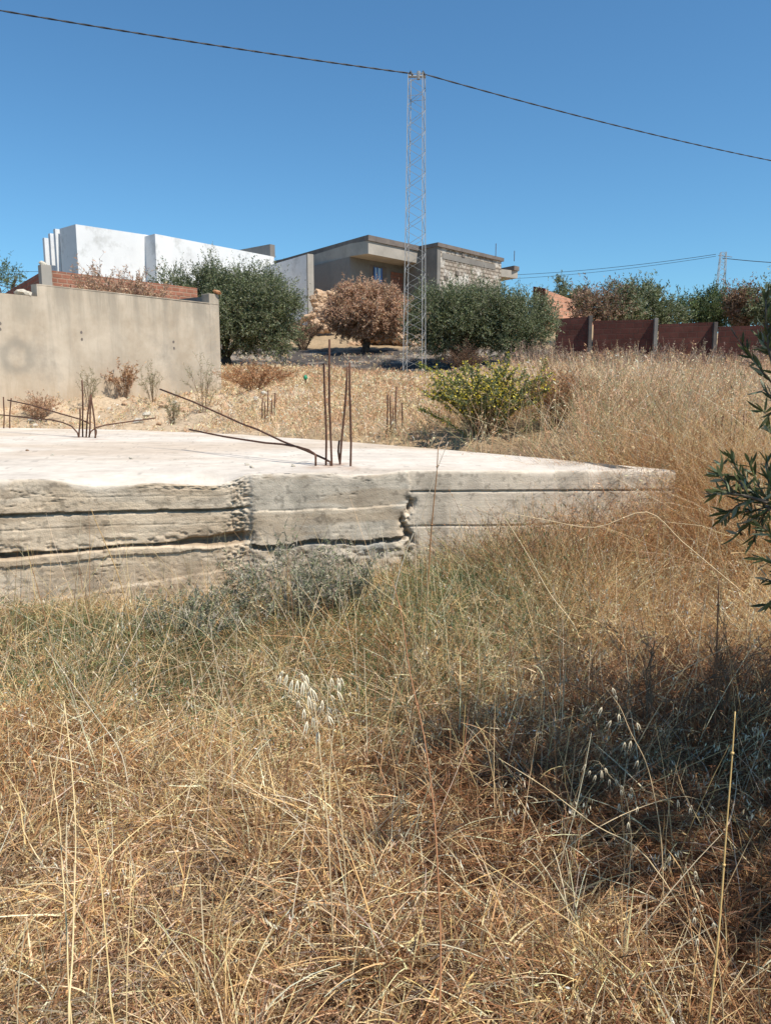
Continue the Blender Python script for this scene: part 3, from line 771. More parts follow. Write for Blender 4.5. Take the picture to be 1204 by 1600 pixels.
# salmon brick house beyond
e = empty('salmon_brick_house', (at(870, 480, 38).x, 38, 4)); tag(e, 'low salmon brick building with sloping top behind the dark tree', 'building')
s0 = at(852, 452, 38); s1 = at(912, 466, 41.5); s2 = at(834, 449, 40.2)
dS = Vector((s1.x - s0.x, s1.y - s0.y)).normalized()
m = MB(); m.prism([(s0.x, s0.y), (s1.x + dS.x * 3, s1.y + dS.y * 3), (s1.x + dS.x * 3 - 3, s1.y + dS.y * 3 + 3), (s2.x, s2.y)], 2.5, [s0.z, s1.z - .5, s1.z - .5, s2.z])
m.build('wall', brick_mat('brick_salmon', (.62, .33, .22), (.56, .29, .19), (.5, .35, .27), .3, .2, (dS.x, dS.y)), e)
m = MB(); m.wall((s2.x, s2.y), (s0.x, s0.y), -.05, 2.5, s2.z + .05, s0.z + .05); m.build('side_wall', brick_mat('brick_salmon_shaded', (.14, .038, .03), (.11, .03, .025), (.1, .05, .045), .3, .2, (-.6, .8)), e)  # side turned from the sun: its shade is put into the darker brick

M_POST = surf_mat('old_concrete_post', (.085, .075, .07), (.13, .115, .105), 3, bump=.3)
# dark red boundary wall at right
e = empty('boundary_wall', (at(1025, 550, 29).x, 29, 2)); tag(e, 'dark red brick boundary wall with grey posts beyond the dry field', 'wall')
segs = [((868, 498), 30.6, (919, 494.5), 30.1), ((927, 501), 30.0, (1021, 499), 29.1), ((1029, 506.5), 29.0, (1114, 503), 28.3), ((1122, 510), 28.2, (1204, 508), 27.5), ((1210, 514), 27.4, (1320, 511), 26.5), ((1326, 517), 26.4, (1450, 514), 25.3)]
MBR = brick_mat('brick_boundary', (.17, .07, .055), (.135, .055, .045), (.13, .075, .06), .3, .2, (1, -.1))
for a, Da, b, Db in segs:
    P = at(a[0], a[1], Da); Q = at(b[0], b[1], Db); m = MB(); m.wall((P.x, P.y), (Q.x, Q.y), .2, 1.0, P.z, Q.z); m.build('brick_panel', MBR, e)
for px, py, Dp in ((922.5, 493, 30.0), (1025, 497, 29.0), (1118, 503, 28.2), (1207, 508, 27.4), (1323, 512, 26.4)):
    P = at(px, py, Dp); m = MB(); m.box((P.x, P.y + .08, (P.z + 1) / 2), (.13, .26, P.z - 1), -.05); m.build('post', M_CONC if px == 1025 else M_POST, e, bevel=.01)

# ------------------------------------------------------------------ lattice pylons and cables
def pylon(name, label, base, top, wb, wt, rot, bays, leg_r, br_r, D):
    e = empty(name, base); tag(e, label, 'pylon')
    def corner(k, f):
        w = (wb * (1 - f) + wt * f) / math.sqrt(2); a = rot + k * math.pi / 2
        c = base.lerp(top, f); return Vector((c.x + w * math.cos(a), c.y + w * math.sin(a), c.z))
    for k in range(4):
        m = MB(); a, b = corner(k, 0), corner(k, 1)
        m.tube([a - Vector((0, 0, .3)), b], leg_r, 4); m.build('leg', M_GALV, e)
    for k in range(4):
        m = MB()
        for i in range(bays):
            f0, f1 = i / bays, (i + 1) / bays
            if (i + k) % 2: m.tube([corner(k, f0), corner((k + 1) % 4, f1)], br_r, 4)
            else: m.tube([corner((k + 1) % 4, f0), corner(k, f1)], br_r, 4)
            if i in (bays - 1, bays - 3, 0): m.tube([corner(k, f1 - .002), corner((k + 1) % 4, f1 - .002)], br_r, 4)
        m.build('bracing', M_GALV, e)
    return e, corner
tb = at(647, 592, 24); tt = at(648, 118, 24); tt.x = tb.x + .02; tt.y = tb.y
pe, pc_ = pylon('lattice_pylon', 'tall slim steel lattice pylon standing among the olive trees carrying a cable', tb, tt, .60, .42, R(32), 30, .016, .0075, 24)
m = MB(); m.tube([tt + Vector((-.26, 0, -.02)), tt + Vector((.26, 0, -.02))], .035, 6); m.tube([tt + Vector((.05, 0, -.1)), tt + Vector((.05, 0, .12))], .05, 6); m.build('top_bracket', M_GALV, pe)
for dx in (-.22, .14):
    m = MB(); m.tube([tt + Vector((dx, -.1, .0)), tt + Vector((dx + .03, -.12, .06)), tt + Vector((dx + .1, -.12, -.03))], [.03, .05, .03], 6)
    m.build('clamp', M_CABLE, pe)
fb = at(1121, 500, 80); ft = at(1124, 394, 80); ft.x = fb.x + .1; ft.y = fb.y
fe, _ = pylon('lattice_pylon', 'small distant lattice pylon above the trees on the right skyline', fb, ft, .95, .5, R(35), 14, .035, .018, 80)
m = MB(); m.tube([ft + Vector((-.5, 0, -.3)), ft + Vector((.9, 0, -.45))], .03, 5); m.build('cross_arm', M_CONC, fe)
def twisted(pts, r, tw, name, label):
    """two cores wound round each other along a sagging line"""
    pts = [Vector(p) for p in pts]
    e = empty(name, pts[len(pts) // 2]); tag(e, label, 'cable')
    for ph in (0, math.pi):
        m = MB(); out = []
        n = 420
        for i in range(n + 1):
            t = i / n * (len(pts) - 1); k = min(int(t), len(pts) - 2); f = t - k
            p = pts[k].lerp(pts[k + 1], f); a = ph + i * tw
            out.append(p + Vector((0, math.cos(a) * r * .6, math.sin(a) * r * .6)))
        m.tube(out, r, 5); m.build('core', M_CABLE, e, smooth=True)
    return e
def sagline(P, Q, sag, n=24):
    return [P.lerp(Q, i / n) - Vector((0, 0, sag * 4 * (i / n) * (1 - i / n))) for i in range(n + 1)]
cl1 = at(0, 8, 20.3); q = tt + Vector((-.2, -.1, .03))
ext = q + (cl1 - q) * 1.6
twisted(sagline(ext, q, .12), .0145, .3, 'overhead_cable', 'dark twisted cable running from the pylon top to the upper left corner')
cr1 = at(1204, 241, 32); q = tt + Vector((.24, -.1, .0)); ext = q + (cr1 - q) * 1.5
twisted(sagline(q, ext, .25), .0145, .3, 'overhead_cable', 'dark twisted cable running from the pylon top down to the right')
def wire(pl, r, label, sag=0):
    m = MB(); m.tube(pl, r, 5); o = m.build('power_line', M_CABLE, None); tag(o, label, 'power line', 'distant power lines'); return o
wire(sagline(at(1118, 397, 80), at(560, 425, 110), 1.2), .024, 'upper thin wire from the distant pylon towards the grey house')
wire(sagline(at(1118, 400, 80), at(560, 433, 110), 1.2), .02, 'lower thin wire from the distant pylon towards the grey house')
wire(sagline(at(1128, 403, 80), at(1400, 412, 70), .3), .035, 'short thicker wire from the distant pylon to the right edge')
# thin line at the far left
wire(sagline(at(-200, 405, 120), at(75, 424, 120), .5), .03, 'faint thin wire at the left above the pale bush')

# ------------------------------------------------------------------ foliage tools
def unit(a): return a / np.maximum(np.linalg.norm(a, axis=-1, keepdims=True), 1e-9)
def leaves(P, Dn, ln, wd, col):
    """diamond leaves: P base, Dn direction, ln length, wd width"""
    n = len(P)
    rnd = unit(rng.normal(size=(n, 3))); side = unit(np.cross(Dn, rnd)) * (wd / 2)[:, None]
    nor = np.cross(Dn, unit(side)) * (ln * .06)[:, None]
    V = np.stack([P, P + Dn * (ln * .45)[:, None] + side + nor, P + Dn * ln[:, None], P + Dn * (ln * .45)[:, None] - side + nor], 1)
    F = np.arange(n * 4).reshape(n, 4)
    C = np.repeat(col, 4, 0)
    return V.reshape(-1, 3), F, C
def palette(n, cols, w, jit=.15):
    cols = np.array(cols); w = np.array(w) / np.sum(w)
    k = rng.choice(len(cols), n, p=w)
    c = cols[k] * (1 + rng.normal(0, jit, (n, 1))) * (1 + rng.normal(0, jit * .3, (n, 3)))
    return np.clip(c, .005, .95)
OLIVE = ([(.14, .165, .075), (.19, .22, .11), (.33, .35, .24), (.085, .105, .05), (.25, .255, .14)], [3, 3.4, 2.4, 1.6, .8])
BROWN = ([(.54, .345, .225), (.62, .42, .28), (.42, .26, .17), (.68, .50, .36), (.28, .18, .12)], [3, 3, 2, 1.4, .8])
BROWN2 = ([(.34, .22, .15), (.40, .27, .19), (.26, .165, .11), (.20, .15, .09)], [3, 2, 2, 1])
GREEN2 = ([(.11, .15, .06), (.15, .19, .08), (.22, .25, .13), (.08, .10, .05)], [3, 3, 1, 2])
def tree(name, label, cat, base, lobes, nclump, pal, leafl=.085, leafw=.026, shoots=26, lps=13, trunk_r=.14, group=None, shoot_len=.4, mix=None, clump_r=.3, matl=None, limbs=5, fork=.35, up=.35, zmin=None):
    base = Vector(base); e = empty(name, base); tag(e, label, cat, group)
    lob = [(np.array(c, float), np.array(r, float)) for c, r in lobes]
    vol = np.array([r.prod() for c, r in lob]); ids = rng.choice(len(lob), nclump, p=vol / vol.sum())
    dv = unit(rng.normal(size=(nclump, 3)))
    rad = (rng.uniform(.2, 1, nclump)) ** .3
    cen = np.array([lob[i][0] for i in ids]); rr = np.array([lob[i][1] for i in ids])
    cc = cen + dv * rr * rad[:, None] * (1 + rng.normal(0, .06, (nclump, 1)))
    if zmin is not None: cc[:, 2] = np.maximum(cc[:, 2], zmin + rng.uniform(0, .3, nclump))
    out = unit((cc - cen) / rr)
    # shoots
    n = nclump * shoots
    cid = np.repeat(np.arange(nclump), shoots)
    so = cc[cid] + rng.normal(0, clump_r * .5, (n, 3))
    sd = unit(out[cid] * .8 + rng.normal(0, .6, (n, 3)) + np.array([0, 0, up]))
    sl = shoot_len * rng.uniform(.5, 1.25, n)
    up_m = (rng.random(n) < (.14 if up > .2 else .03)) & (out[cid][:, 2] > .1)
    sl = np.where(up_m, sl * 2.0, sl); sd = np.where(up_m[:, None], unit(sd + np.array([0, 0, 1.1])), sd)
    # leaves
    N = n * lps
    sid = np.repeat(np.arange(n), lps); t = rng.uniform(.05, 1, N)
    lp = so[sid] + sd[sid] * (sl[sid] * t)[:, None]
    ld = unit(sd[sid] * .7 + rng.normal(0, .55, (N, 3)))
    ll = leafl * rng.uniform(.6, 1.25, N); lw = leafw * rng.uniform(.7, 1.2, N)
    col = palette(N, *pal)
    tone = (1 + rng.normal(0, .13, nclump))[cid][sid]
    col = col * tone[:, None]
    if mix is not None:
        fn, pal2 = mix; msk = fn(cc)[cid][sid]; c2 = palette(N, *pal2) * tone[:, None]
        col = np.where((rng.random(N) < msk)[:, None], c2, col)
    V, Fq, C = leaves(lp, ld, ll, lw, np.clip(col, .01, .9))
    npmesh('crown', V, Fq, matl or M_LEAF, e, col=C)
    # trunk and limbs
    m = MB()
    zc = min(c[2] for c, r in lob); hf = max(.25, (zc - base.z) * fork)
    def limb(p, q, r0, r1, seg=5, wob=.08):
        pts = []; L = (q - p).length
        for i in range(seg + 1):
            f = i / seg; a = p.lerp(q, f) + Vector((random.uniform(-1, 1), random.uniform(-1, 1), random.uniform(-.6, .6))) * wob * L * (f * (1 - f) * 2)
            a.z -= .12 * L * f * (1 - f) ; pts.append(a)
        m.tube(pts, [r0 + (r1 - r0) * i / seg for i in range(seg + 1)], 7); return pts
    nst = len(trunk_pts) if False else 1
    fk = base + Vector((random.uniform(-.1, .1), random.uniform(-.1, .1), hf))
    m.tube([base - Vector((0, 0, .15)), base + Vector((0, 0, .03)), base.lerp(fk, .5) + Vector((.04, 0, 0)), fk], [trunk_r * 1.5, trunk_r * 1.15, trunk_r, trunk_r * .9], 9)
    for i in range(limbs):
        c, r = lob[i % len(lob)]
        a = 2 * math.pi * (i + random.random() * .6) / limbs
        tgt = Vector((c[0] + math.cos(a) * r[0] * .6, c[1] + math.sin(a) * r[1] * .6, c[2] + r[2] * random.uniform(-.1, .4)))
        pts = limb(fk, tgt, trunk_r * .62, trunk_r * .2)
        for j in range(4):
            k = cc[random.randrange(nclump)]; kv = Vector(k)
            near = min(pts[2:], key=lambda q_: (q_ - kv).length)
            limb(near, kv, trunk_r * .2, trunk_r * .06, 4)
    m.build('trunk', M_BARK, e, smooth=True)
    return e

def ball(px, py, D, rx, rz, ry=None):
    """ellipsoid lobe from its pixel centre and pixel radii"""
    c = at(px, py, D); k = D / F_PX
    return ((c.x, c.y, c.z), (rx * k, (ry or rx) * k, rz * k))
def gbase(px, D): x = at(px, 560, D).x; return (x, D, H1(x, D))

tree('olive_tree', 'broad green olive tree rising behind the end of the rendered wall', 'tree', gbase(352, 24),
     [ball(330, 476, 24, 50, 42), ball(393, 482, 24, 54, 50), ball(300, 460, 24.4, 36, 26), ball(424, 498, 23.6, 40, 52), ball(340, 442, 24, 28, 20), ball(365, 500, 23.6, 50, 42), ball(272, 450, 24.6, 28, 20), ball(430, 525, 24, 30, 24)],
     460, OLIVE, trunk_r=.15, shoots=20, lps=14, limbs=6, leafl=.072, leafw=.024, shoot_len=.34, clump_r=.26)
tree('olive_tree', 'wide dark green olive tree just right of the lattice pylon', 'tree', gbase(722, 26),
     [ball(690, 494, 26, 48, 37), ball(745, 498, 26, 52, 40), ball(805, 506, 26, 46, 34), ball(760, 476, 26, 50, 20), ball(665, 500, 25.7, 34, 38), ball(705, 520, 25.8, 40, 30), ball(840, 508, 26.2, 28, 32), ball(790, 525, 25.6, 40, 26)],
     460, OLIVE, trunk_r=.16, shoots=20, lps=14, limbs=6, leafl=.078, leafw=.025, shoot_len=.34, clump_r=.26)
tree('withered_tree', 'round brown withered olive tree left of the lattice pylon', 'tree', gbase(570, 30),
     [ball(556, 486, 30, 38, 34), ball(588, 486, 30, 38, 35), ball(574, 495, 29.8, 48, 28), ball(540, 492, 30, 28, 26), ball(615, 490, 30.3, 22, 34)],
     460, BROWN, trunk_r=.14, shoots=20, limbs=5, leafl=.09, leafw=.032, matl=M_DEAD, up=.1, fork=.45, shoot_len=.24, clump_r=.24)
def lr(x0, w): return lambda c: np.clip((x0 - c[:, 0]) / w + .5, 0, 1)
GB = 'trees behind the red boundary wall'
tree('mixed_tree', 'half-brown tree behind the left part of the red boundary wall', 'tree', gbase(945, 34),
     [ball(930, 480, 34, 28, 22), ball(962, 478, 34, 30, 26), ball(950, 490, 33.8, 48, 20)], 120, OLIVE, leafl=.13, leafw=.045, shoots=13, lps=12, trunk_r=.12, mix=(lambda c: np.clip((at(965, 480, 34).x - c[:, 0]) / 1.2 + .3, .1, .9), BROWN2))
tree('olive_tree', 'bushy green tree beside the half-brown one behind the red wall', 'tree', gbase(1010, 35),
     [ball(1000, 480, 35, 28, 28), ball(1030, 494, 35, 28, 18), ball(1052, 500, 35, 18, 12)], 120, OLIVE, leafl=.13, leafw=.045, shoots=13, lps=12, trunk_r=.12)
tree('olive_tree', 'lighter green tree below the distant pylon behind the red wall', 'tree', gbase(1110, 36),
     [ball(1085, 492, 36, 28, 17), ball(1118, 484, 36, 30, 22), ball(1140, 494, 36, 24, 16)], 120, GREEN2, leafl=.13, leafw=.045, shoots=13, lps=12, trunk_r=.12)
tree('withered_tree', 'small brown withered tree behind the right part of the red wall', 'tree', gbase(1166, 34),
     [ball(1163, 480, 34, 18, 20), ball(1172, 494, 34, 20, 14)], 60, BROWN2, leafl=.13, leafw=.05, shoots=13, lps=12, trunk_r=.1, matl=M_DEAD)
tree('olive_tree', 'dark green tree at the right edge behind the red wall', 'tree', gbase(1215, 33),
     [ball(1205, 472, 33, 30, 26), ball(1240, 478, 33, 38, 32), ball(1200, 492, 33, 24, 14)], 130, OLIVE, leafl=.13, leafw=.045, shoots=13, lps=12, trunk_r=.12)
tree('small_cypress', 'small dark upright tree top beyond the salmon brick building', 'tree', at(873, 500, 60),
     [ball(873, 448, 60, 5, 11), ball(873, 465, 60, 7, 12)], 26, OLIVE, leafl=.2, leafw=.07, shoots=9, lps=8, trunk_r=.1)
tree('distant_bush', 'low dark bush on the skyline right of the salmon building', 'bush', at(905, 500, 58),
     [ball(895, 462, 58, 13, 4), ball(912, 465, 58, 13, 4)], 40, OLIVE, leafl=.2, leafw=.07, shoots=9, lps=8, trunk_r=.1)
tree('pale_bush', 'pale wispy green bush behind the sloping brick wall at the left edge', 'bush', at(12, 500, 34),
     [ball(10, 437, 34, 26, 14), ball(25, 430, 34, 12, 10), ball(-20, 440, 34, 30, 20)], 50, GREEN2, leafl=.12, leafw=.03, shoots=8, lps=8, trunk_r=.07)

# ------------------------------------------------------------------ shrubs
def shrub(name, label, cat, base, stems, pal, leafn=0, leafl=.03, leafw=.01, height=.6, spread=.5, r=.004, group=None, twigs=4, twmat=None, droop=0, mat=None, flowers=None, curl=.12, sides=4, pods=0):
    base = Vector(base); e = empty(name, base); tag(e, label, cat, group)
    m = MB(); tips = []
    for i in range(stems):
        a = random.uniform(0, 2 * math.pi); sp_ = spread * random.random() ** .6; hh = height * random.uniform(.6, 1.05)
        tip = base + Vector((math.cos(a) * sp_, math.sin(a) * sp_, hh * (1 - .35 * sp_ / max(spread, .01))))
        b0 = base + Vector((math.cos(a) * sp_ * .12, math.sin(a) * sp_ * .12, -.03))
        pts = []
        for k in range(7):
            f = k / 6; p = b0.lerp(tip, f); p.z += .18 * hh * math.sin(f * math.pi) - droop * f * f * sp_
            p += Vector((random.uniform(-1, 1), random.uniform(-1, 1), random.uniform(-.5, .5))) * curl * hh * .25 * f
            pts.append(p)
        m.tube(pts, [r * (1.15 - .85 * k / 6) for k in range(7)], sides)
        tips.append(pts)
        for j in range(twigs):
            k = random.randint(2, 5); s = pts[k]; dr = (pts[k + 1] - pts[k]).normalized() + Vector((random.uniform(-1, 1), random.uniform(-1, 1), random.uniform(-.2, .9))) * .9
            dr.normalize(); Lt = hh * random.uniform(.15, .38)
            tp = [s + dr * Lt * f + Vector((random.uniform(-1, 1), random.uniform(-1, 1), random.uniform(-1, 1))) * Lt * .08 for f in (0, .35, .7, 1)]; tp[0] = s
            m.tube(tp, [r * .55, r * .45, r * .38, r * .25], 3); tips.append(tp)
    for t_ in random.sample(tips, min(pods, len(tips))):
        q = t_[-1]; a = random.uniform(-1, 1)
        m.tube([q - Vector((0, 0, .004)), q + Vector((a * .01, 0, .02)), q + Vector((a * .025, .005, .035)), q + Vector((a * .02, .01, .055))], [.002, .0035, .0035, .001], 4)
    m.build('stems', twmat or M_TWIG, e)
    if leafn:
        seg = [(a_, b_) for t_ in tips for a_, b_ in zip(t_[1:-1], t_[2:])]
        A_ = np.array([a_ for a_, b_ in seg]); B_ = np.array([b_ for a_, b_ in seg])
        k = rng.integers(0, len(seg), leafn); f = rng.random((leafn, 1))
        P = A_[k] * (1 - f) + B_[k] * f; dr = unit(B_[k] - A_[k])
        ld = unit(dr * .5 + rng.normal(0, .6, (leafn, 3)))
        V, Fq, C = leaves(P, ld, leafl * rng.uniform(.6, 1.3, leafn), leafw * rng.uniform(.7, 1.3, leafn), palette(leafn, *pal))
        npmesh('foliage', V, Fq, mat or M_DEAD, e, col=C)
    if flowers:
        nf, fc, fs = flowers
        hi = [t_[-1] for t_ in tips] + [t_[-2] for t_ in tips]; hi = np.array(hi)
        k = rng.integers(0, len(hi), nf); P = hi[k] + rng.normal(0, height * .05, (nf, 3))
        V, Fq, C = leaves(P, unit(rng.normal(size=(nf, 3))), np.full(nf, fs), np.full(nf, fs * .8), palette(nf, *fc, jit=.1))
        npmesh('flowers', V, Fq, M_LEAF, e, col=C)
    return e, tips
# yellow flowering shrub behind the slab
YG = ([(.13, .165, .06), (.19, .22, .09), (.26, .25, .11), (.34, .34, .21), (.42, .37, .08)], [3, 3, 1.8, 1.6, .8])
YF = ([(.66, .52, .05), (.7, .6, .12), (.5, .4, .07)], [3, 2, 1])
D = 8.5; x = at(755, 650, D).x
shrub('flowering_shrub', 'green shrub with small yellow flowers growing behind the slab', 'shrub', (x, D, H1(x, D)), 46, YG, 15000, .034, .015, .80, .74, .006, twigs=6, flowers=(2600, YF, .026), mat=M_LEAF)
# its long arching shoots
e = bpy.data.objects['flowering_shrub']
m = MB(); shoots = [[(745, 690), (735, 640), (715, 605), (690, 585), (652, 568)], [(770, 690), (800, 640), (825, 610), (845, 585), (852, 562)], [(740, 690), (700, 660), (670, 645), (655, 640)], [(800, 690), (830, 660), (842, 640)]]
segs_ = []
for sh in shoots:
    pts = [at(a_, b_, D - .1 + .08 * i) for i, (a_, b_) in enumerate(sh)]; m.tube(pts, [.008, .007, .006, .005, .004][:len(pts)], 5); segs_ += list(zip(pts[:-1], pts[1:]))
m.build('arching_shoots', surf_mat('green_stem', (.1, .13, .05), (.16, .18, .08), 9, bump=0), e)
A_ = np.array([tuple(a_) for a_, b_ in segs_]); B_ = np.array([tuple(b_) for a_, b_ in segs_]); n = 1500
k = rng.integers(0, len(segs_), n); f = rng.random((n, 1)); P = A_[k] * (1 - f) + B_[k] * f + rng.normal(0, .018, (n, 3))
V, Fq, C = leaves(P, unit(rng.normal(size=(n, 3)) + [0, 0, .3]), rng.uniform(.02, .035, n), rng.uniform(.009, .014, n), palette(n, [(.14, .2, .05), (.55, .48, .05), (.22, .26, .07)], [3, 1.6, 2]))
npmesh('shoot_leaves', V, Fq, M_LEAF, e, col=C)
RB = ([(.46, .24, .12), (.54, .31, .17), (.34, .17, .08), (.62, .42, .25)], [3, 3, 1.5, 1])
def gsh(px, D, **k): x = at(px, 650, D).x; return (x, D, H1(x, D))
shrub('dry_bush', 'rust-red dry bush standing right of the yellow flowering shrub', 'bush', gsh(868, 8.6), 90, RB, 6000, .04, .006, .75, .45, .0035, twigs=4)
shrub('dry_bush', 'reddish dry bush at the foot of the olive tree by the rendered wall', 'bush', gsh(400, 16.5), 70, RB, 5000, .06, .012, .62, 1.0, .005, twigs=4)
shrub('dry_bush', 'rusty dry weed leaning against the foot of the rendered wall', 'bush', gsh(196, 15.2), 20, ([(.46, .28, .16), (.56, .38, .24), (.36, .2, .12)], [2, 2, 1]), 1100, .06, .018, .8, .3, .004, twigs=3)
shrub('dry_bush', 'brown tangled weed before the ring stain on the rendered wall', 'bush', gsh(62, 13.2), 50, BROWN, 2600, .04, .01, .45, .42, .003, twigs=4)
GT = ([(.3, .26, .16), (.2, .22, .12), (.4, .33, .2)], [2, 2, 1.5])
for px, D_, h_, lab in ((318, 12.6, .95, 'tall thin grey-green weed before the right end of the rendered wall'), (268, 12.2, .5, 'short grey-green weed below the end of the long bent bar'), (240, 14.6, .8, 'thin dry weed rising before the middle of the rendered wall'), (140, 14.2, .75, 'thin forked weed in front of the rendered wall behind the leaning bars')):
    shrub('weed', lab, 'weed', gsh(px, D_), 16, GT, 900, .05, .006, h_, h_ * .32, .003, twigs=2, group='weeds behind the slab')
shrub('dry_bush', 'grey-brown scrub below the yard wall between the buildings', 'bush', gbase(474, 31), 50, BROWN2, 4200, .1, .025, 1.3, .9, .01, twigs=4)
shrub('dry_bush', 'dark thorny dead bush under the right olive tree', 'bush', gsh(725, 22.5), 60, ([(.1, .06, .045), (.16, .1, .07)], [1, 1]), 2500, .07, .012, 1.1, .7, .006, twigs=4)
# rusty bushes between rendered wall and brick wall
for px, D_, rr_, lab in ((150, 17.6, 1.0, 'rust-brown bush on the left above the rendered wall top'), (205, 18.2, 1.0, 'rust-brown bush on the right above the rendered wall top')):
    p = at(px, 452, D_)
    shrub('dry_bush', lab, 'bush', (p.x, D_, 2.3), 90, BROWN, 9000, .07, .02, p.z + .38 - 2.3, .95, .006, twigs=5, group='bushes showing above the rendered wall')
for px in (145, 163, 176):
    D_ = 19.6; p = at(px, 418, D_)
    shrub('sapling', 'thin grey-green sapling tip in front of the white building', 'sapling', (p.x, D_, 2.6), 3, OLIVE, 160, .07, .02, p.z - 2.6, .12, .01, twigs=2, group='sapling tips above the brick garden wall')

# stone heaps
for (px, py, D_, w_, h_, n_, lab) in ((503, 492, 36, 26, 34, 66, 'orange rock in the tall heap against the shaded yard wall'), (612, 545, 33, 62, 22, 70, 'orange rock in the low heap behind the withered tree')):
    for i in range(n_):
        u_ = random.gauss(0, .45); v_ = random.random() ** 1.4
        p = at(px + u_ * w_, py, D_ + random.uniform(-.8, .8)); gz = H1(p.x, p.y); h = h_ * D_ / F_PX
        z = gz + max(0, v_ * h * (1.0 - abs(u_) * .9))
        if D_ == 36: q_ = at(px + random.gauss(0, 9) * (1.3 - v_ * .7), 515 - 58 * v_, D_ - .6 + .6 * v_); p = q_; z = q_.z
        stone('rock', (p.x, p.y, z), random.uniform(.16, .34), M_STONE, lab, 'rock', 'orange rocks heaped below the houses')
for i in range(46):
    px = random.uniform(-40, 440); D_ = random.uniform(12.0, 15.0) + max(0, (px - 180) / 200); x = at(px, 640, D_).x
    stone('stone', (x, D_, H1(x, D_) + .015), random.uniform(.03, .10), M_STONE if random.random() < .6 else M_STONE2, 'small stone on the sandy bank between slab and rendered wall', 'stone', 'stones on the sandy bank')
for px, py in ((43, 705), (82, 712), (205, 717), (386, 727), (393, 731), (458, 729)):
    p = atz(px, py, ZT); stone('stone', (p.x, p.y, ZT + .008), (.02, .016, .014), M_TWIG if px == 43 else M_STONE2, 'tiny bit of rubble lying on the bright slab top', 'stone', 'rubble bits on the slab')

# ------------------------------------------------------------------ grass
def ribbons(root, dr, ln, wd, bend, K, col, tip=.15, flatdir=None):
    n = len(root)
    t = np.linspace(0, 1, K + 1)[None, :, None]
    P = root[:, None] + dr[:, None] * (ln[:, None, None] * t) + bend[:, None] * (ln[:, None, None] * t ** 2)
    tg = dr[:, None] + 2 * bend[:, None] * t
    rnd = unit(rng.normal(size=(n, 3)))[:, None]
    sd = unit(np.cross(tg, rnd)) * (wd[:, None, None] * .5 * (1 - (1 - tip) * t))
    V = np.stack([P - sd, P + sd], 2)
    base = (np.arange(n) * (K + 1) * 2)[:, None, None]
    k = np.arange(K)[None, :, None] * 2
    F = base + k + np.array([0, 1, 3, 2])[None, None]
    C = np.repeat(col, (K + 1) * 2, 0)
    return V.reshape(-1, 3), F.reshape(-1, 4), C, P
def join(parts):
    Vs, Fs, Cs = [], [], []; o = 0
    for V, F, C in parts:
        Vs.append(V); Fs.append(F + o); Cs.append(C); o += len(V)
    return np.concatenate(Vs), np.concatenate(Fs), np.concatenate(Cs)
STRAW = ([(.78, .54, .26), (.92, .71, .42), (.61, .38, .18), (.40, .225, .11), (.94, .79, .54), (.24, .14, .08)], [3.2, 3, 1.7, 1.2, 1.9, 1.1])
LITT = ([(.60, .40, .22), (.40, .25, .145), (.77, .56, .33), (.24, .145, .09), (.86, .68, .45), (.40, .32, .25)], [2.6, 2.6, 2.0, 2.8, 1, 1.8])
RUSTY = ([(.54, .29, .12), (.44, .22, .09), (.62, .38, .18), (.30, .15, .075)], [3, 2, 2, 1])
GREEN = ([(.13, .17, .06), (.20, .22, .09), (.28, .27, .13), (.16, .19, .12)], [3, 2.6, 2, 1.4])
def pxof(x, y, z=.2):
    cd = y * _c - (z - EYE) * _s
    return CX + F_PX * x / cd, CY - F_PX * (y * _s + (z - EYE) * _c) / cd
def inslab(x, y, m=.05):
    # inside slab footprint
    a = (np.c_[x, y] - np.array([p0.x, p0.y])) @ np.array([-nrm0.x, -nrm0.y])
    b = (np.c_[x, y] - np.array([p1.x, p1.y])) @ np.array([-nrm1.x, -nrm1.y])
    ins = (a > -m) & (b > -m) & (x < p2.x + m)
    for i in range(len(bkp) - 1):
        d_ = bkp[i + 1] - bkp[i]; s = (x - bkp[i].x) * d_.y - (y - bkp[i].y) * d_.x
        ins &= ~((s < -m * d_.length) & (x >= bkp[i].x) & (x < bkp[i + 1].x + 1e-6))
    return ins
def patch_masks(x, y):
    px, py = pxof(x, y, .15)
    nz = fbm(x * 1.8, y * 1.8, 3, 101)
    green = np.exp(-(((px - 200) / 330) ** 2 + ((py - 1010) / 75) ** 2)) * .75 + np.exp(-(((px - 740) / 150) ** 2 + ((py - 955) / 65) ** 2)) * .62 + np.exp(-(((px - 520) / 160) ** 2 + ((py - 1080) / 70) ** 2)) * .16
    green = green + .25 * np.exp(-(((px - 1120) / 120) ** 2 + ((py - 750) / 30) ** 2))
    rust = np.exp(-(((px - 1000) / 170) ** 2 + ((py - 890) / 70) ** 2)) * .8 + np.exp(-(((px - 60) / 120) ** 2 + ((py - 1150) / 90) ** 2)) * .4 + np.exp(-(((px - 560) / 90) ** 2 + ((py - 1000) / 50) ** 2)) * .5
    return np.clip(green * (nz * 2.0), 0, .85), np.clip(rust * nz * 1.9, 0, .85)
def litter_and_shade(x, y):
    # brown litter around the near tree, its warm shade also painted into the straw
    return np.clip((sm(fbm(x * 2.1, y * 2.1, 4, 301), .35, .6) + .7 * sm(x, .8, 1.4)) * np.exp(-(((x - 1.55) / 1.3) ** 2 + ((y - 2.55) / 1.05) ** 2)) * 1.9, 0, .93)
DLIT_SHADE = ([(.34, .17, .08), (.26, .125, .06), (.46, .26, .13), (.16, .085, .045)], [3, 3, 1.4, 2])  # dark browns for the litter and for the painted tree shade
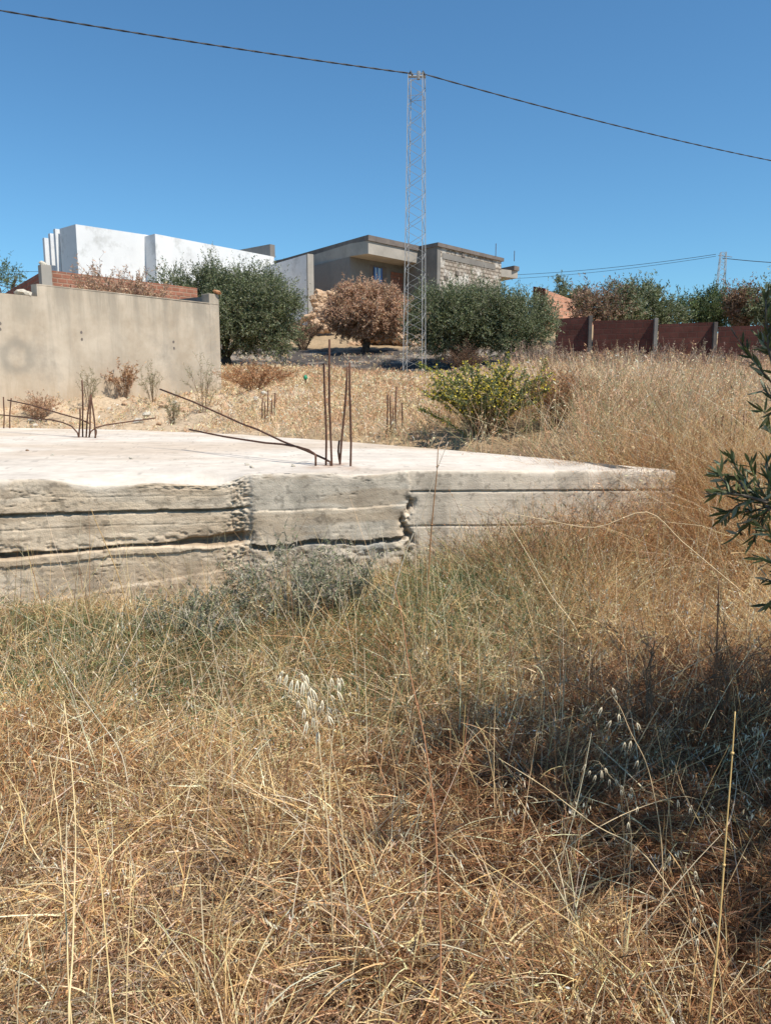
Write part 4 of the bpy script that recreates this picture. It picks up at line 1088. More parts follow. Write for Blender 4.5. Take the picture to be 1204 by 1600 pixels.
def blend_cols(n, base, g_m, r_m):
    c = palette(n, *base); u = rng.random(n)
    c = np.where((u < g_m)[:, None], palette(n, *GREEN), c)
    return np.where(((u >= g_m) & (u < g_m + r_m))[:, None], palette(n, *RUSTY), c)
def scatter(n, y0, y1, k, margin, pw=.3):
    u = rng.random(n); e_ = pw + 1
    y = (y0 ** e_ + u * (y1 ** e_ - y0 ** e_)) ** (1 / e_)
    x = rng.uniform(-1, 1, n) * (k * y + margin)
    if y1 < 8:      # keep a thinner cover going beyond both sides of the view
        o_ = rng.random(n) < .22
        x = np.where(o_, np.sign(x) * (k * y + margin + rng.random(n) ** 1.3 * 2.6), x)
    return x, y
def height_near(x, y):
    """standing height of the grass: short and trampled close by, taller towards the slab"""
    h = .11 + .24 * sm(y, 2.1, 4.2)
    h = h * (.35 + 1.35 * fbm(x * 1.9, y * 1.9, 3, 51))
    h = h + .20 * sm(x, .2, 1.0) * sm(y, 4.0, 5.2) + .26 * sm(x, .9, 1.7) * sm(y, 4.8, 5.5)
    h = h * (1 - .5 * (1 - sm(x, -.4, .4)) * sm(y, 2.6, 3.8))
    return h
parts = []
# 1 flat litter mat
n = 235000
x, y = scatter(n, .7, 6.2, .52, .4, .25); ok = ~inslab(x, y, .02); x, y = x[ok], y[ok]; n = len(x)
hN = height_near(x, y)
root = np.c_[x, y, H(x, y) + rng.random(n) ** 1.6 * .09 * (.5 + hN * 2.5)]
az = rng.uniform(0, 2 * np.pi, n); el = rng.normal(.05, .28, n)
dr = np.c_[np.cos(az) * np.cos(el), np.sin(az) * np.cos(el), np.sin(el)]
gm, rm = patch_masks(x, y)
lc = blend_cols(n, LITT, gm * .4, rm * .6) * (.35 + 1.15 * fbm(x * 2.3, y * 2.3, 4, 223))[:, None]
lc = np.where((rng.random(n) < litter_and_shade(x, y))[:, None], palette(n, *DLIT_SHADE), lc)
V, Fq, C, P = ribbons(root, dr, rng.uniform(.02, .12, n), rng.uniform(.0016, .0055, n) * rng.uniform(.6, 1.2, n), rng.normal(0, .25, (n, 3)) * [1, 1, .5] - [0, 0, .08], 2, lc, .5)
npmesh('straw_litter', V, Fq, M_STRAW, col=C).__setitem__('kind', 'stuff'); tag(bpy.data.objects['straw_litter'], 'matted straw litter covering the foreground soil', 'dry grass')
# 2 leaning and standing blades
parts = []; n = 235000
x, y = scatter(n, .8, 6.6, .52, .4, .75); ok = ~inslab(x, y, .03); x, y = x[ok], y[ok]; n = len(x)
dens = fbm(x * 2.2, y * 2.2, 3, 201); keep = rng.random(n) < sm(dens, .36, .6) * .92 + .08; x, y = x[keep], y[keep]; n = len(x)
hN = height_near(x, y)
root = np.c_[x, y, H(x, y) - .01]
az = rng.uniform(0, 2 * np.pi, n) ; lean = np.clip(np.abs(rng.normal(.25, .65, n)) + .1, 0, 1.5)
dr = np.c_[np.cos(az) * np.sin(lean), np.sin(az) * np.sin(lean), np.cos(lean)]
gm, rm = patch_masks(x, y)
ln = hN * rng.uniform(.5, 1.35, n)
bend = np.c_[np.cos(az), np.sin(az), -np.ones(n) * .8] * rng.uniform(0, .45, n)[:, None] + rng.normal(0, .12, (n, 3))
colb = blend_cols(n, STRAW, gm, rm) * (.35 + 1.25 * fbm(x * 3.6, y * 3.6, 3, 222))[:, None]
colb = np.where((rng.random(n) < litter_and_shade(x, y) * .8)[:, None], palette(n, *DLIT_SHADE), colb)
V, Fq, C, P = ribbons(root, dr, ln, rng.uniform(.0016, .0042, n), bend, 4, colb, .3)
parts.append((V, Fq, C))
# seed husks on the upper part of the blades
nh = 200000; k = rng.integers(0, n, nh); tt_ = rng.uniform(.55, 1.0, nh); tt2 = tt_[:, None]
hp = root[k] + dr[k] * (ln[k][:, None] * tt2) + bend[k] * (ln[k][:, None] * tt2 ** 2) + rng.normal(0, .006, (nh, 3))
hd = unit(dr[k] * .3 + rng.normal(0, .6, (nh, 3)) + [0, 0, -.3])
hc = np.clip(colb[k] * rng.uniform(.9, 1.35, (nh, 1)), 0, .85)
V, Fq, C = leaves(hp, hd, rng.uniform(.009, .026, nh), rng.uniform(.0025, .006, nh), hc); parts.append((V, Fq, C))
# coarse tufts: thick arching blades from one root, lying over each other
NTF = 640; tx, ty = scatter(NTF, 1.3, 5.5, .5, .3, .7); ok = ~inslab(tx, ty, .06); tx, ty = tx[ok], ty[ok]; NTF = len(tx)
per = 60; ti = np.repeat(np.arange(NTF), per); nT = len(ti); tdir = rng.uniform(0, 2 * np.pi, NTF)
az = tdir[ti] + rng.normal(0, 1.1, nT); lean = np.clip(rng.normal(.75, .4, nT), .05, 1.5); xx = tx[ti] + rng.normal(0, .03, nT); yy = ty[ti] + rng.normal(0, .03, nT)
droot = np.c_[xx, yy, H(xx, yy)]; ddir = np.c_[np.cos(az) * np.sin(lean), np.sin(az) * np.sin(lean), np.cos(lean)]
tl = (.8 + .9 * height_near(tx, ty))[ti] * rng.uniform(.14, .36, nT) * (1 + .3 * sm(ty[ti], 2.5, 4)); tb_ = np.c_[np.cos(az), np.sin(az), -np.ones(nT) * 1.0] * rng.uniform(.1, .6, nT)[:, None] + rng.normal(0, .1, (nT, 3))
gmt, rmt = patch_masks(tx, ty); tcol = blend_cols(nT, STRAW, gmt[ti], rmt[ti]) * rng.uniform(.65, 1.2, NTF)[ti][:, None]
tcol = np.where((rng.random(nT) < litter_and_shade(xx, yy) * .8)[:, None], palette(nT, *DLIT_SHADE), tcol)
V, Fq, C, P = ribbons(droot, ddir, tl, rng.uniform(.0024, .006, nT), tb_, 5, tcol, .25); parts.append((V, Fq, C))
# wild-oat husks hanging in pale bunches on leaning stems
NO = 900; ox, oy = scatter(NO, 1.2, 5.2, .5, .3, .7); ok = (fbm(ox * 1.7, oy * 1.7, 3, 401) > .50) & ~inslab(ox, oy, .08); ox, oy = ox[ok], oy[ok]; NO = len(ox)
ol = rng.uniform(.25, .5, NO) * (.6 + .9 * sm(oy, 1.8, 3.6)); oaz = rng.uniform(0, 2 * np.pi, NO); ole = rng.uniform(.1, 1.1, NO)
oroot = np.c_[ox, oy, H(ox, oy)]; od = np.c_[np.cos(oaz) * np.sin(ole), np.sin(oaz) * np.sin(ole), np.cos(ole)]; ob = np.c_[np.cos(oaz), np.sin(oaz), -np.ones(NO)] * rng.uniform(.1, .5, NO)[:, None]
V, Fq, C, P = ribbons(oroot, od, ol, np.full(NO, .0024), ob, 6, palette(NO, [(.8, .6, .34), (.66, .45, .22)], [1, 1]), .3); parts.append((V, Fq, C))
no = NO * 16; k = rng.integers(0, NO, no); q_ = rng.uniform(.6, 1.0, no)[:, None]
hp = oroot[k] + od[k] * (ol[k][:, None] * q_) + ob[k] * (ol[k][:, None] * q_ ** 2) + rng.normal(0, .016, (no, 3))
V, Fq, C = leaves(hp, unit(rng.normal(0, .35, (no, 3)) + [0, 0, -1]), rng.uniform(.014, .028, no), rng.uniform(.0035, .0065, no), palette(no, [(.88, .76, .54), (.78, .62, .38), (.9, .84, .68)], [2, 2, 1])); parts.append((V, Fq, C))
# crumpled dead leaf blades
nb = 60000; x, y = scatter(nb, .8, 5.8, .52, .5, .5); ok = ~inslab(x, y, .03) & (rng.random(nb) < sm(fbm(x * 2.6, y * 2.6, 3, 210), .35, .55)); x, y = x[ok], y[ok]; nb = len(x)
root2 = np.c_[x, y, H(x, y) + rng.random(nb) * height_near(x, y) * .7]; gm2, rm2 = patch_masks(x, y)
V, Fq, C, P = ribbons(root2, unit(rng.normal(0, 1, (nb, 3)) + [0, 0, .35]), rng.uniform(.05, .16, nb), rng.uniform(.003, .0065, nb), rng.normal(0, .45, (nb, 3)) - [0, 0, .25], 5, np.where((rng.random(nb) < litter_and_shade(x, y) * .85)[:, None], palette(nb, *DLIT_SHADE), blend_cols(nb, STRAW, gm2 * .7, rm2)), .2); parts.append((V, Fq, C))
V, Fq, C = join(parts)
o = npmesh('dry_grass', V, Fq, M_STRAW, col=C); tag(o, 'golden dry grass with green patches filling the foreground', 'dry grass', kind='stuff')
# 3 green leafy undergrowth before the slab
n = 90000; x, y = scatter(n, 2.6, 5.6, .55, .4, .8); gm, rm = patch_masks(x, y); ok = ~inslab(x, y, .04) & (rng.random(n) < gm * 1.4); x, y = x[ok], y[ok]; n = len(x)
root = np.c_[x, y, H(x, y) + rng.random(n) * height_near(x, y) * .95]
V, Fq, C = leaves(root, unit(rng.normal(0, .7, (n, 3)) + [0, 0, .8]), rng.uniform(.02, .05, n), rng.uniform(.004, .008, n), palette(n, [(.11, .16, .06), (.17, .21, .10), (.28, .3, .2), (.08, .115, .045)], [3, 3, 1.5, 2]))
o = npmesh('green_undergrowth', V, Fq, M_LEAF, col=C); tag(o, 'low grey-green weeds growing among the straw before the slab', 'undergrowth', kind='stuff')
# 4 field grass beyond and right of the slab
def field_h(x, y):
    px, py = pxof(x, y, 1.2)
    h = .20 + .40 * sm(px, 640, 860) * (1 - .5 * sm(y, 14, 21))
    h = h * (1 - .62 * (1 - sm(x, -3.5, -1.0)) * (1 - sm(y, 17, 19)))
    h = h * (1 - .5 * sm(y, 22, 25) * (1 - sm(x, 6, 8)))
    h = h * np.where((px > 1070) & (px < 1204) & (y > 5.6) & (y < 8.1), .42, 1)
    return h * (.65 + .7 * fbm(x * .8, y * .8, 3, 151))
def field_ok(x, y):
    px, py = pxof(x, y, 1.2)
    d_ = fbm(x * .9, y * .9, 3, 161)
    den = .55 + .45 * sm(px, 620, 800)
    den = den * (1 - .48 * (1 - sm(x, -3.2, -1.0)) * (1 - sm(y, 16.5, 18.5)))
    den = den * (1 - .9 * sm(y + 2 * (d_ - .5), 23.5, 25) * (1 - sm(x, 5, 8)))
    den = den * np.where((px > 1085) & (px < 1195) & (y > 6.3) & (y < 7.9), .04, 1)
    nobush = ~((px > 672) & (px < 905) & (y < 9.1))
    den = den * np.where(nobush, 1, .12)
    return (~inslab(x, y, .06)) & (rng.random(len(x)) < den * (.3 + .9 * sm(d_, .3, .55)))
n = 260000; x, y = scatter(n, 5.6, 29.5, .56, 1.0, -.1); ok = field_ok(x, y); x, y = x[ok], y[ok]; n = len(x)
hN = field_h(x, y); root = np.c_[x, y, H(x, y) - .02]
az = rng.uniform(0, 2 * np.pi, n); lean = np.abs(rng.normal(0, .45, n)) + .05
dr = np.c_[np.cos(az) * np.sin(lean), np.sin(az) * np.sin(lean), np.cos(lean)]
ln = hN * rng.uniform(.6, 1.4, n); wd = .0018 + .0005 * y * rng.uniform(.6, 1.3, n)
bend = np.c_[np.cos(az), np.sin(az), -np.ones(n) * .7] * rng.uniform(0, .4, n)[:, None] + rng.normal(0, .1, (n, 3))
px_, _ = pxof(x, y, 1.2)
rm = np.clip(sm(fbm(x * .7, y * .7, 3, 171), .52, .7) * .7 + .25, 0, 1) * sm(px_, 300, 500); gm = .10 + .25 * np.exp(-((y - 7.3) / 1.2) ** 2)
FST = ([(.77, .55, .33), (.88, .67, .44), (.63, .41, .24), (.46, .30, .18), (.92, .78, .57)], [3, 2.6, 2, 1.3, 1])
c0_ = palette(n, *FST); u_ = rng.random(n); rm = np.clip(rm + .55 * sm(px_, 860, 960) * sm(y, 11, 16), 0, 1)
RF = ([(.60, .37, .21), (.50, .28, .16), (.68, .47, .30)], [3, 2, 2])
colb = np.where((u_ < gm)[:, None], palette(n, [(.27, .27, .14), (.35, .32, .18)], [1, 1]), c0_); colb = np.where((u_ > 1 - rm * .6)[:, None], palette(n, *RF), colb)
parts = []
V, Fq, C, P = ribbons(root, dr, ln, wd, bend, 3, colb, .4); parts.append((V, Fq, C))
nh = 200000; k = rng.integers(0, n, nh); tt2 = rng.uniform(.6, 1.0, nh)[:, None]
hp = root[k] + dr[k] * (ln[k][:, None] * tt2) + bend[k] * (ln[k][:, None] * tt2 ** 2) + rng.normal(0, .012, (nh, 3))
hd = unit(rng.normal(0, .6, (nh, 3)) + [0, 0, .2]); sc = (.006 + .0016 * y[k])
V, Fq, C = leaves(hp, hd, sc * rng.uniform(1.5, 3, nh), sc * rng.uniform(.35, .7, nh), np.clip(colb[k] * rng.uniform(.9, 1.3, (nh, 1)), 0, .85)); parts.append((V, Fq, C))
V, Fq, C = join(parts)
o = npmesh('field_grass', V, Fq, M_STRAW, col=C); tag(o, 'tall dry grass of the field behind and right of the slab', 'dry grass', kind='stuff')
# 5 dark seed-head weeds silhouetted before the red wall
n = 520; px_ = rng.uniform(800, 1250, n); y = rng.uniform(20.5, 25.5, n); x = np.array([at(a_, 560, b_).x for a_, b_ in zip(px_, y)])
root = np.c_[x, y, H(x, y)]; lean = rng.normal(0, .12, n); dr = unit(np.c_[lean, rng.normal(0, .1, n), np.ones(n)])
hh = rng.uniform(.35, .85, n) * (.6 + .8 * fbm(x * 1.2, y * 0 + 2, 2, 181)); cb = palette(n, [(.24, .16, .12), (.34, .25, .19), (.44, .34, .25)], [2, 2, 1])
bend = rng.normal(0, .12, (n, 3)); parts = []
V, Fq, C, P = ribbons(root, dr, hh, np.full(n, .014), bend, 3, cb, .5); parts.append((V, Fq, C))
nh = 16000; k = rng.integers(0, n, nh); tt2 = rng.uniform(.55, 1.0, nh)[:, None]; hp = root[k] + dr[k] * (hh[k][:, None] * tt2) + bend[k] * (hh[k][:, None] * tt2 ** 2) + rng.normal(0, .07, (nh, 3)) * (1.15 - tt2)
V, Fq, C = leaves(hp, unit(rng.normal(size=(nh, 3)) + [0, 0, .6]), rng.uniform(.04, .08, nh), rng.uniform(.015, .03, nh), cb[k]); parts.append((V, Fq, C))
V, Fq, C = join(parts)
o = npmesh('seed_head_weeds', V, Fq, M_DEAD, col=C); tag(o, 'brownish seed-head weeds along the foot of the red boundary wall', 'weeds', kind='stuff')

# ------------------------------------------------------------------ single plants in the foreground
def stalk(label, pl, D0, lean=0, r=.0017, col=(.55, .38, .17), heads=None, name='grass_stalk', cat='grass stalk'):
    """pl: pixel polyline from the tip down; extended to the ground"""
    n = len(pl); pts = [at(a_, b_, D0 + lean * (1 - i / (n - 1))) for i, (a_, b_) in enumerate(pl)]
    last = pts[-1]; d_ = (pts[-1] - pts[-2]).normalized(); gz = H1(last.x, last.y)
    if last.z > gz:
        steps = max(1, int((last.z - gz) / .15)); dx = d_.x / max(.3, -d_.z)
        for s in range(1, steps + 1):
            f = s / steps; pts.append(Vector((last.x + dx * (last.z - gz) * f * .4, last.y, last.z - (last.z - gz + .03) * f)))
    base = pts[-1]; e = empty(name, (base.x, base.y, gz)); tag(e, label, cat, 'tall dry stalks in the foreground')
    # smooth (Catmull-Rom)
    fine = []
    for i in range(len(pts) - 1):
        a_, b_, c_, d2 = pts[max(i - 1, 0)], pts[i], pts[i + 1], pts[min(i + 2, len(pts) - 1)]
        for s in range(4):
            t = s / 4; fine.append(.5 * ((2 * b_) + (c_ - a_) * t + (2 * a_ - 5 * b_ + 4 * c_ - d2) * t * t + (3 * b_ - a_ - 3 * c_ + d2) * t ** 3))
    fine.append(pts[-1])
    mat = surf_mat('stalk_straw', tuple(c * .85 for c in col), tuple(min(.9, c * 1.15) for c in col), 20, rough=.5, bump=0, spec=.3)
    m = MB(); N = len(fine); m.tube(fine, [r * 1.15 * (.45 + .75 * i / (N - 1)) for i in range(N)], 6)
    for i in range(3, N - 1, 7): m.tube([fine[i], fine[i].lerp(fine[i + 1], .15)], r * 1.5, 6)
    m.build('stem', mat, e, smooth=True)
    if heads:
        hn, hl, hw, hcol, span = heads; P = []; Dv = []
        m = MB()
        for j in range(hn):
            f = span * (j + random.random() * .5) / hn; i = min(int(f * (N - 1)), N - 2); q = fine[i]
            a = random.uniform(-1, 1); off = Vector((a * .035, random.uniform(-.02, .02), -random.uniform(.005, .03)))
            m.tube([q, q + off * .5 + Vector((0, 0, .008)), q + off], r * .22, 3)
            P.append(q + off); Dv.append(Vector((a * .35 + random.uniform(-.2, .2), random.uniform(-.3, .3), -1)).normalized())
        mm = m
        for p, d_ in zip(P, Dv):
            L = hl * random.uniform(.75, 1.2)
            for sgn in (-1, 1):
                sd = d_.cross(Vector((0, 1, 0))).normalized() * sgn
                q = [p, p + d_ * L * .35 + sd * hw * .5, p + d_ * L + sd * hw * .55]
                q[2] += Vector((0, random.uniform(-.3, .3) * L * .3, 0)); mm.tube([q[2] - d_ * .001, q[2] + d_ * L * .5 + sd * hw * .8], [hw * .04, hw * .01], 3)
                mm.tube([q[0], q[0].lerp(q[1], .6), q[1], q[1].lerp(q[2], .6), q[2]], [hw * .1, hw * .32, hw * .34, hw * .2, hw * .02], 5)
        mm.build('seed_head', surf_mat('husk', tuple(c * .85 for c in hcol), hcol, 40, rough=.6, bump=0), e, smooth=True)
    return e
HUSK = (.72, .62, .44)
stalk('tall rust-brown stalk rising from the bottom centre edge', [(612, 905), (628, 965), (640, 1050), (662, 1150), (676, 1250), (683, 1350), (688, 1480), (686, 1600)], 1.25, .5, .0018, (.36, .17, .08))
stalk('straight golden stalk rising at the lower right', [(1148, 1112), (1142, 1200), (1134, 1300), (1127, 1400), (1118, 1500), (1106, 1600)], 1.2, .1, .0020, (.62, .42, .17))
stalk('pale thick stalk at lower left, leftmost of the tall bunch', [(76, 1180), (92, 1280), (97, 1350), (104, 1450), (112, 1600)], 1.3, .3, .0015, (.66, .5, .26))
stalk('pale stalk at lower left reaching highest, from the bottom edge', [(100, 1095), (110, 1180), (118, 1290), (116, 1400), (113, 1500), (108, 1600)], 1.25, .3, .0018, (.7, .54, .29))
stalk('golden stalk leaning left in the lower left bunch', [(148, 1283), (155, 1340), (163, 1440), (170, 1520), (178, 1600)], 1.2, .2, .0017, (.66, .48, .22))
stalk('thin straight stalk right of the lower left bunch', [(206, 1345), (204, 1400), (200, 1480), (198, 1600)], 1.3, .1, .0014, (.62, .46, .24))
stalk('stalk crossing diagonally at mid left towards upper right', [(392, 1140), (340, 1190), (265, 1258), (200, 1310), (160, 1360)], 1.9, .3, .0017, (.66, .5, .26))
stalk('long pale stalk slanting down right at the left edge', [(70, 1012), (110, 1065), (150, 1120), (190, 1180)], 2.6, -.2, .002, (.72, .62, .45))
stalk('wild oat stalk with drooping husks before the dark twiggy shrub', [(945, 1075), (968, 1105), (985, 1145), (1008, 1190), (1022, 1245), (1033, 1320), (1036, 1440)], 1.9, .3, .0014, (.5, .36, .2), (9, .024, .006, HUSK, .42), 'oat_stalk')
stalk('wild oat with grey-white feathery husks at centre left', [(455, 1045), (476, 1060), (492, 1110), (500, 1180), (510, 1270), (515, 1350)], 1.75, .2, .0014, (.6, .46, .28), (22, .036, .0062, (.80, .72, .54), .36), 'oat_stalk')
stalk('wild oat with few pale husks right of the feathery one', [(522, 1045), (512, 1080), (515, 1150), (530, 1250), (540, 1380)], 1.8, .1, .0012, (.6, .46, .28), (8, .032, .0056, (.80, .71, .52), .28), 'oat_stalk')
stalk('wild oat lying over the shaded straw at lower right', [(1095, 1250), (1060, 1245), (1000, 1262), (940, 1290), (880, 1330)], 2.0, .2, .0013, (.55, .42, .25), (6, .024, .005, HUSK, .5), 'oat_stalk')
stalk('wild oat with husks hanging in shade at the right', [(935, 1190), (950, 1210), (975, 1240), (985, 1300), (990, 1400)], 2.1, .1, .0012, (.5, .38, .22), (12, .022, .005, HUSK, .5), 'oat_stalk')
stalk('wild oat with husks at the lower right edge', [(1070, 1350), (1085, 1400), (1098, 1440), (1120, 1500), (1130, 1600)], 1.5, .1, .0012, (.5, .38, .22), (8, .022, .005, HUSK, .5), 'oat_stalk')
stalk('reddish stalk standing before the right half of the slab', [(684, 700), (682, 740), (677, 790), (672, 850), (668, 920)], 4.6, 0, .0045, (.36, .19, .09))
stalk('pale stalk leaning right before the cracked slab corner', [(700, 690), (680, 740), (660, 800), (635, 860), (615, 930)], 4.5, 0, .0032, (.66, .56, .42))
stalk('thin orange stalk leaning left before the slab face', [(142, 795), (152, 820), (165, 850), (185, 900), (200, 960)], 4.0, 0, .003, (.5, .33, .15))
stalk('brown stalk leaning right at the slab foot, far left', [(45, 870), (55, 905), (68, 955), (80, 1010)], 3.7, 0, .0026, (.34, .2, .1))
stalk('long straw bent over to the right in front of the slab', [(785, 800), (850, 812), (930, 824), (1010, 800)], 4.3, 0, .0032, (.66, .5, .3))
stalk('long pale straw slanting down right at centre right', [(785, 805), (820, 860), (860, 930), (900, 985)], 3.9, 0, .0032, (.7, .55, .34))
stalk('straw slanting from the shade towards bottom right', [(778, 1185), (850, 1230), (930, 1290), (1010, 1340)], 1.9, .1, .0015, (.68, .52, .3))
stalk('golden straw slanting down right at bottom centre', [(695, 1305), (760, 1350), (840, 1405), (930, 1470), (1010, 1540), (1100, 1610)], 1.6, 0, .0014, (.62, .45, .22))
stalk('tall dark brown stalk standing right of the twiggy shrub', [(1122, 905), (1121, 960), (1119, 1020), (1118, 1080)], 3.0, 0, .004, (.22, .12, .07))
m = MB(); st_ = [at(960, 1602, 1.62), at(1010, 1594, 1.62), at(1060, 1596, 1.63), at(1110, 1604, 1.64), at(1150, 1612, 1.65)]
m.tube(st_, [.004, .006, .0065, .006, .004], 8); tag(m.build('bleached_stick', surf_mat('bleached_wood', (.6, .52, .42), (.8, .73, .62), 30, bump=.4), None, smooth=True), 'pale bleached stick lying in the straw at the bottom right edge', 'stick')
# many plain long stems lying at all angles: mass of the tangle
n = 2300; x, y = scatter(n, 1.3, 5.4, .5, .3, .6); ok = ~inslab(x, y, .05); x, y = x[ok], y[ok]; n = len(x)
root = np.c_[x, y, H(x, y)]; az = rng.uniform(0, 2 * np.pi, n); lean = np.clip(np.abs(rng.normal(.3, .6, n)), 0, 1.45)
dr = np.c_[np.cos(az) * np.sin(lean), np.sin(az) * np.sin(lean), np.cos(lean)]
V, Fq, C, P = ribbons(root, dr, rng.uniform(.3, .8, n) * (.55 + .5 * sm(y, 1.5, 3.5)), rng.uniform(.0025, .0042, n), rng.normal(0, .1, (n, 3)) - [0, 0, .05], 5, palette(n, [(.66, .5, .27), (.55, .38, .18), (.72, .62, .43), (.38, .2, .1)], [3, 2, 2, 1]), .4)
o = npmesh('long_straws', V, Fq, M_STRAW, col=C); tag(o, 'long pale straws lying crosswise over the foreground tangle', 'straw', kind='stuff')

shrub('dead_shrub', 'dark leafless twiggy shrub at right edge of the tree shade', 'shrub', gsh(1040, 3.0), 20, None, 0, height=.62, spread=.42, r=.003, twigs=6, curl=.3)
shrub('dead_shrub', 'brown twiggy shrub at the right edge beside the dark one', 'shrub', gsh(1165, 3.1), 24, RB, 900, .02, .004, height=.6, spread=.45, r=.0026, twigs=6, curl=.3)
M_GTW = surf_mat('grey_twig', (.17, .14, .11), (.45, .40, .32), 14, bump=0)
GS = ([(.30, .31, .20), (.44, .42, .31), (.20, .23, .13), (.60, .54, .42)], [3, 2.5, 2.4, 1.6])
for px, D_, h_, s_, lab in ((445, 4.75, .62, .5, 'grey twiggy weed bush with curled pods before the cracked slab face'), (300, 4.45, .36, .55, 'low grey-green weed bush left of the curled pod bush'), (545, 4.8, .48, .35, 'small grey weed bush right of the curled pod bush')):
    e, tips = shrub('grey_weed_bush', lab, 'bush', gsh(px, D_), 42, GS, 5200, .030, .007, height=h_, spread=s_, r=.0026, twigs=5, curl=.25, twmat=M_GTW, pods=90)
# twiggy dry plants before the right half of the slab
shrub('dry_weed', 'thin brown branching weed before the right half of the slab', 'weed', gsh(770, 5.1), 26, RB, 1500, .02, .004, height=.8, spread=.5, r=.0024, twigs=5, curl=.25)
shrub('dry_weed', 'taller brown branching weed before the slab tip', 'weed', gsh(900, 5.2), 30, RB, 2000, .02, .004, height=.75, spread=.6, r=.0024, twigs=5, curl=.25)

# ------------------------------------------------------------------ near olive tree at right
base = Vector((2.6, 2.3, H1(2.6, 2.3)))
e = empty('olive_tree', base); tag(e, 'near olive tree whose dark leafy sprays reach in at the right edge', 'tree')
m = MB(); m.tube([base - Vector((0, 0, .1)), base + Vector((.02, 0, .3)), base + Vector((-.03, .05, .7)), base + Vector((0, .1, 1.1))], [.14, .1, .085, .07], 9)
m.build('trunk', M_BARK, e, smooth=True)
fk = base + Vector((0, .1, 1.05))
segs_ = []; m = MB()
def branch(pts, r0, r1):
    pts = [Vector(p) for p in pts]; n_ = len(pts)
    m.tube(pts, [r0 + (r1 - r0) * i / (n_ - 1) for i in range(n_)], 6)
    return pts
sprays = []
def sub(pts, k0, n_, L):
    for j in range(n_):
        i = random.uniform(k0, len(pts) - 1.01); a_ = pts[int(i)].lerp(pts[int(i) + 1], i - int(i)); dd = (pts[int(i) + 1] - pts[int(i)]).normalized()
        d2 = (dd + Vector((random.gauss(0, .6), random.gauss(0, .6), random.gauss(.15, .5)))).normalized(); l = L * random.uniform(.6, 1.2)
        q = [a_, a_ + d2 * l * .5 + Vector((0, 0, -.01)), a_ + d2 * l]; m.tube(q, [.003, .0022, .0012], 4); sprays.append(q)
# visible sprays
s1 = branch([fk, (1.9, 2.2, 1.25), at(1300, 800, 2.15), at(1215, 790, 2.15), at(1165, 775, 2.15), at(1125, 768, 2.15)], .014, .0018); sprays.append(s1[2:]); 
for ends in ([(1190, 785), (1160, 745), (1138, 712)], [(1180, 780), (1150, 790), (1128, 812)], [(1204, 795), (1170, 815), (1150, 838)], [(1215, 780), (1200, 750), (1196, 715)], [(1170, 776), (1150, 745), (1118, 740)], [(1195, 788), (1175, 770), (1152, 735)], [(1204, 790), (1185, 760), (1170, 722)], [(1210, 790), (1165, 800), (1130, 800)], [(1200, 792), (1185, 820), (1175, 850)], [(1230, 800), (1210, 760), (1200, 730)], [(1175, 778), (1140, 765), (1112, 775)], [(1150, 772), (1125, 745), (1128, 725)]):
    q = [at(a_, b_, 2.15 + .05 * i) for i, (a_, b_) in enumerate(ends)]; m.tube(q, [.003, .0022, .0014], 4); sprays.append(q)
s2 = branch([fk, (1.75, 2.1, 1.5), at(1260, 660, 2.3), at(1215, 600, 2.3), at(1200, 540, 2.32), at(1196, 490, 2.34), at(1196, 456, 2.35)], .012, .0015); sprays.append(s2[3:])
for ends in ([(1215, 610), (1190, 580), (1170, 555), (1152, 530)], [(1220, 640), (1205, 620), (1192, 608)], [(1208, 560), (1195, 540), (1185, 525)], [(1230, 560), (1215, 520), (1204, 495)]):
    q = [at(a_, b_, 2.32 + .02 * i) for i, (a_, b_) in enumerate(ends)]; m.tube(q, [.003, .0024, .0018, .0012][:len(q)], 4); sprays.append(q)
s3 = branch([fk, (1.8, 2.1, .95), at(1260, 935, 2.1), at(1225, 915, 2.1), at(1196, 905, 2.1)], .010, .0015); sprays.append(s3[2:])
for ends in ([(1250, 700), (1215, 690), (1196, 668)], [(1230, 620), (1200, 650), (1188, 640)], [(1240, 900), (1205, 880), (1186, 870)], [(1230, 915), (1208, 935), (1196, 948)]):
    q = [at(a_, b_, 2.14 + .03 * i) for i, (a_, b_) in enumerate(ends)]; m.tube(q, [.003, .0022, .0014], 4); sprays.append(q)
q = [at(1215, 850, 2.12), at(1200, 830, 2.12), at(1188, 822, 2.12)]; m.tube(q, [.003, .002, .001], 4); sprays.append(q)
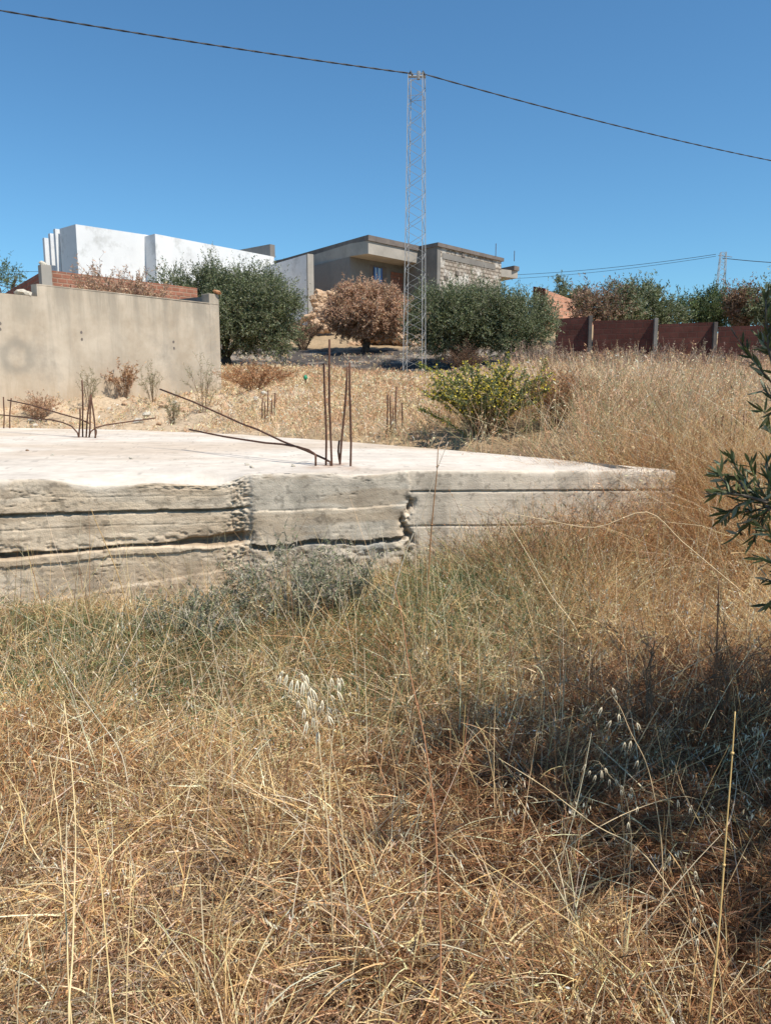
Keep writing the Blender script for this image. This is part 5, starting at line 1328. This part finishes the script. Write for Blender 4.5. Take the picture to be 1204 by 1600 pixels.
# the rest of the crown, outside the frame on the right: casts the shade over the foreground
random.seed(21)
for i in range(58):
    a = random.uniform(0, 2 * math.pi); rr_ = random.uniform(.2, 1.0) ** .7
    tip = Vector((2.35 + math.cos(a) * rr_ * 1.15, 1.85 + math.sin(a) * rr_ * 1.3, random.uniform(.5, 3.0)))
    lim = .5 * (tip.y * .99 + max(0, (1.5 - tip.z)) * .156 - max(0, tip.z - 1.5) * .156) + .42
    if tip.x < lim: tip.x = lim + random.uniform(0, .3)
    mid = fk.lerp(tip, .5) + Vector((random.uniform(-.1, .1), random.uniform(-.1, .1), random.uniform(0, .2)))
    b = branch([fk - Vector((0, 0, random.uniform(0, .3))), fk.lerp(mid, .5), mid, mid.lerp(tip, .5) + Vector((0, 0, .04)), tip], .016, .003)
    sub(b, 1.8, 12, .30); sprays.append(b[3:])
for i in range(20):
    tip = Vector((random.uniform(1.55, 2.3), random.uniform(1.1, 2.35), random.uniform(1.8, 3.1)))
    lim = .5 * (tip.y * .99 - (tip.z - 1.5) * .156) + .40
    if tip.x < lim: tip.x = lim + random.uniform(0, .25)
    mid = fk.lerp(tip, .55) + Vector((.15, 0, .15))
    b = branch([fk, fk.lerp(mid, .5), mid, mid.lerp(tip, .5) + Vector((0, 0, .04)), tip], .016, .003)
    sub(b, 2.0, 12, .28); sprays.append(b[3:])
m.build('branches', M_BARK, e, smooth=True)
A_, B_, L_ = [], [], []
for s_ in sprays:
    for a_, b_ in zip(s_[:-1], s_[1:]): A_.append(tuple(a_)); B_.append(tuple(b_)); L_.append((b_ - a_).length)
A_ = np.array(A_); B_ = np.array(B_); L_ = np.array(L_)
n = 26000; 
cnt = np.maximum(2, (L_ / .0050).astype(int)); k = np.repeat(np.arange(len(L_)), cnt); n = len(k)
f = rng.random((n, 1)); P = A_[k] * (1 - f) + B_[k] * f; dd = unit(B_[k] - A_[k])
ld = unit(dd * .75 + rng.normal(0, .42, (n, 3)))
ln = rng.uniform(.030, .058, n); wd = rng.uniform(.006, .0105, n); col = palette(n, [(.09, .105, .035), (.14, .155, .06), (.06, .07, .028), (.30, .32, .21)], [3, 3, 1.6, 2], .12)
rnd = unit(rng.normal(size=(n, 3))); sd = unit(np.cross(ld, rnd)); up_ = np.cross(sd, ld)
ring = []
for t_, w_, b_ in ((0, .12, 0), (.25, .8, .012), (.5, 1, .02), (.8, .6, .01), (1, .04, -.02)):
    c_ = P + ld * (ln * t_)[:, None] + up_ * (ln * b_ * 2)[:, None]; ring.append(np.stack([c_ - sd * (wd * .5 * w_)[:, None], c_ + sd * (wd * .5 * w_)[:, None]], 1))
V = np.stack(ring, 1).reshape(n, 10, 3); bI = (np.arange(n) * 10)[:, None, None]
Fq = bI + (np.arange(4) * 2)[None, :, None] + np.array([0, 1, 3, 2])[None, None]
npmesh('leaves', V.reshape(-1, 3), Fq.reshape(-1, 4), M_LEAF, e, col=np.repeat(col, 10, 0))
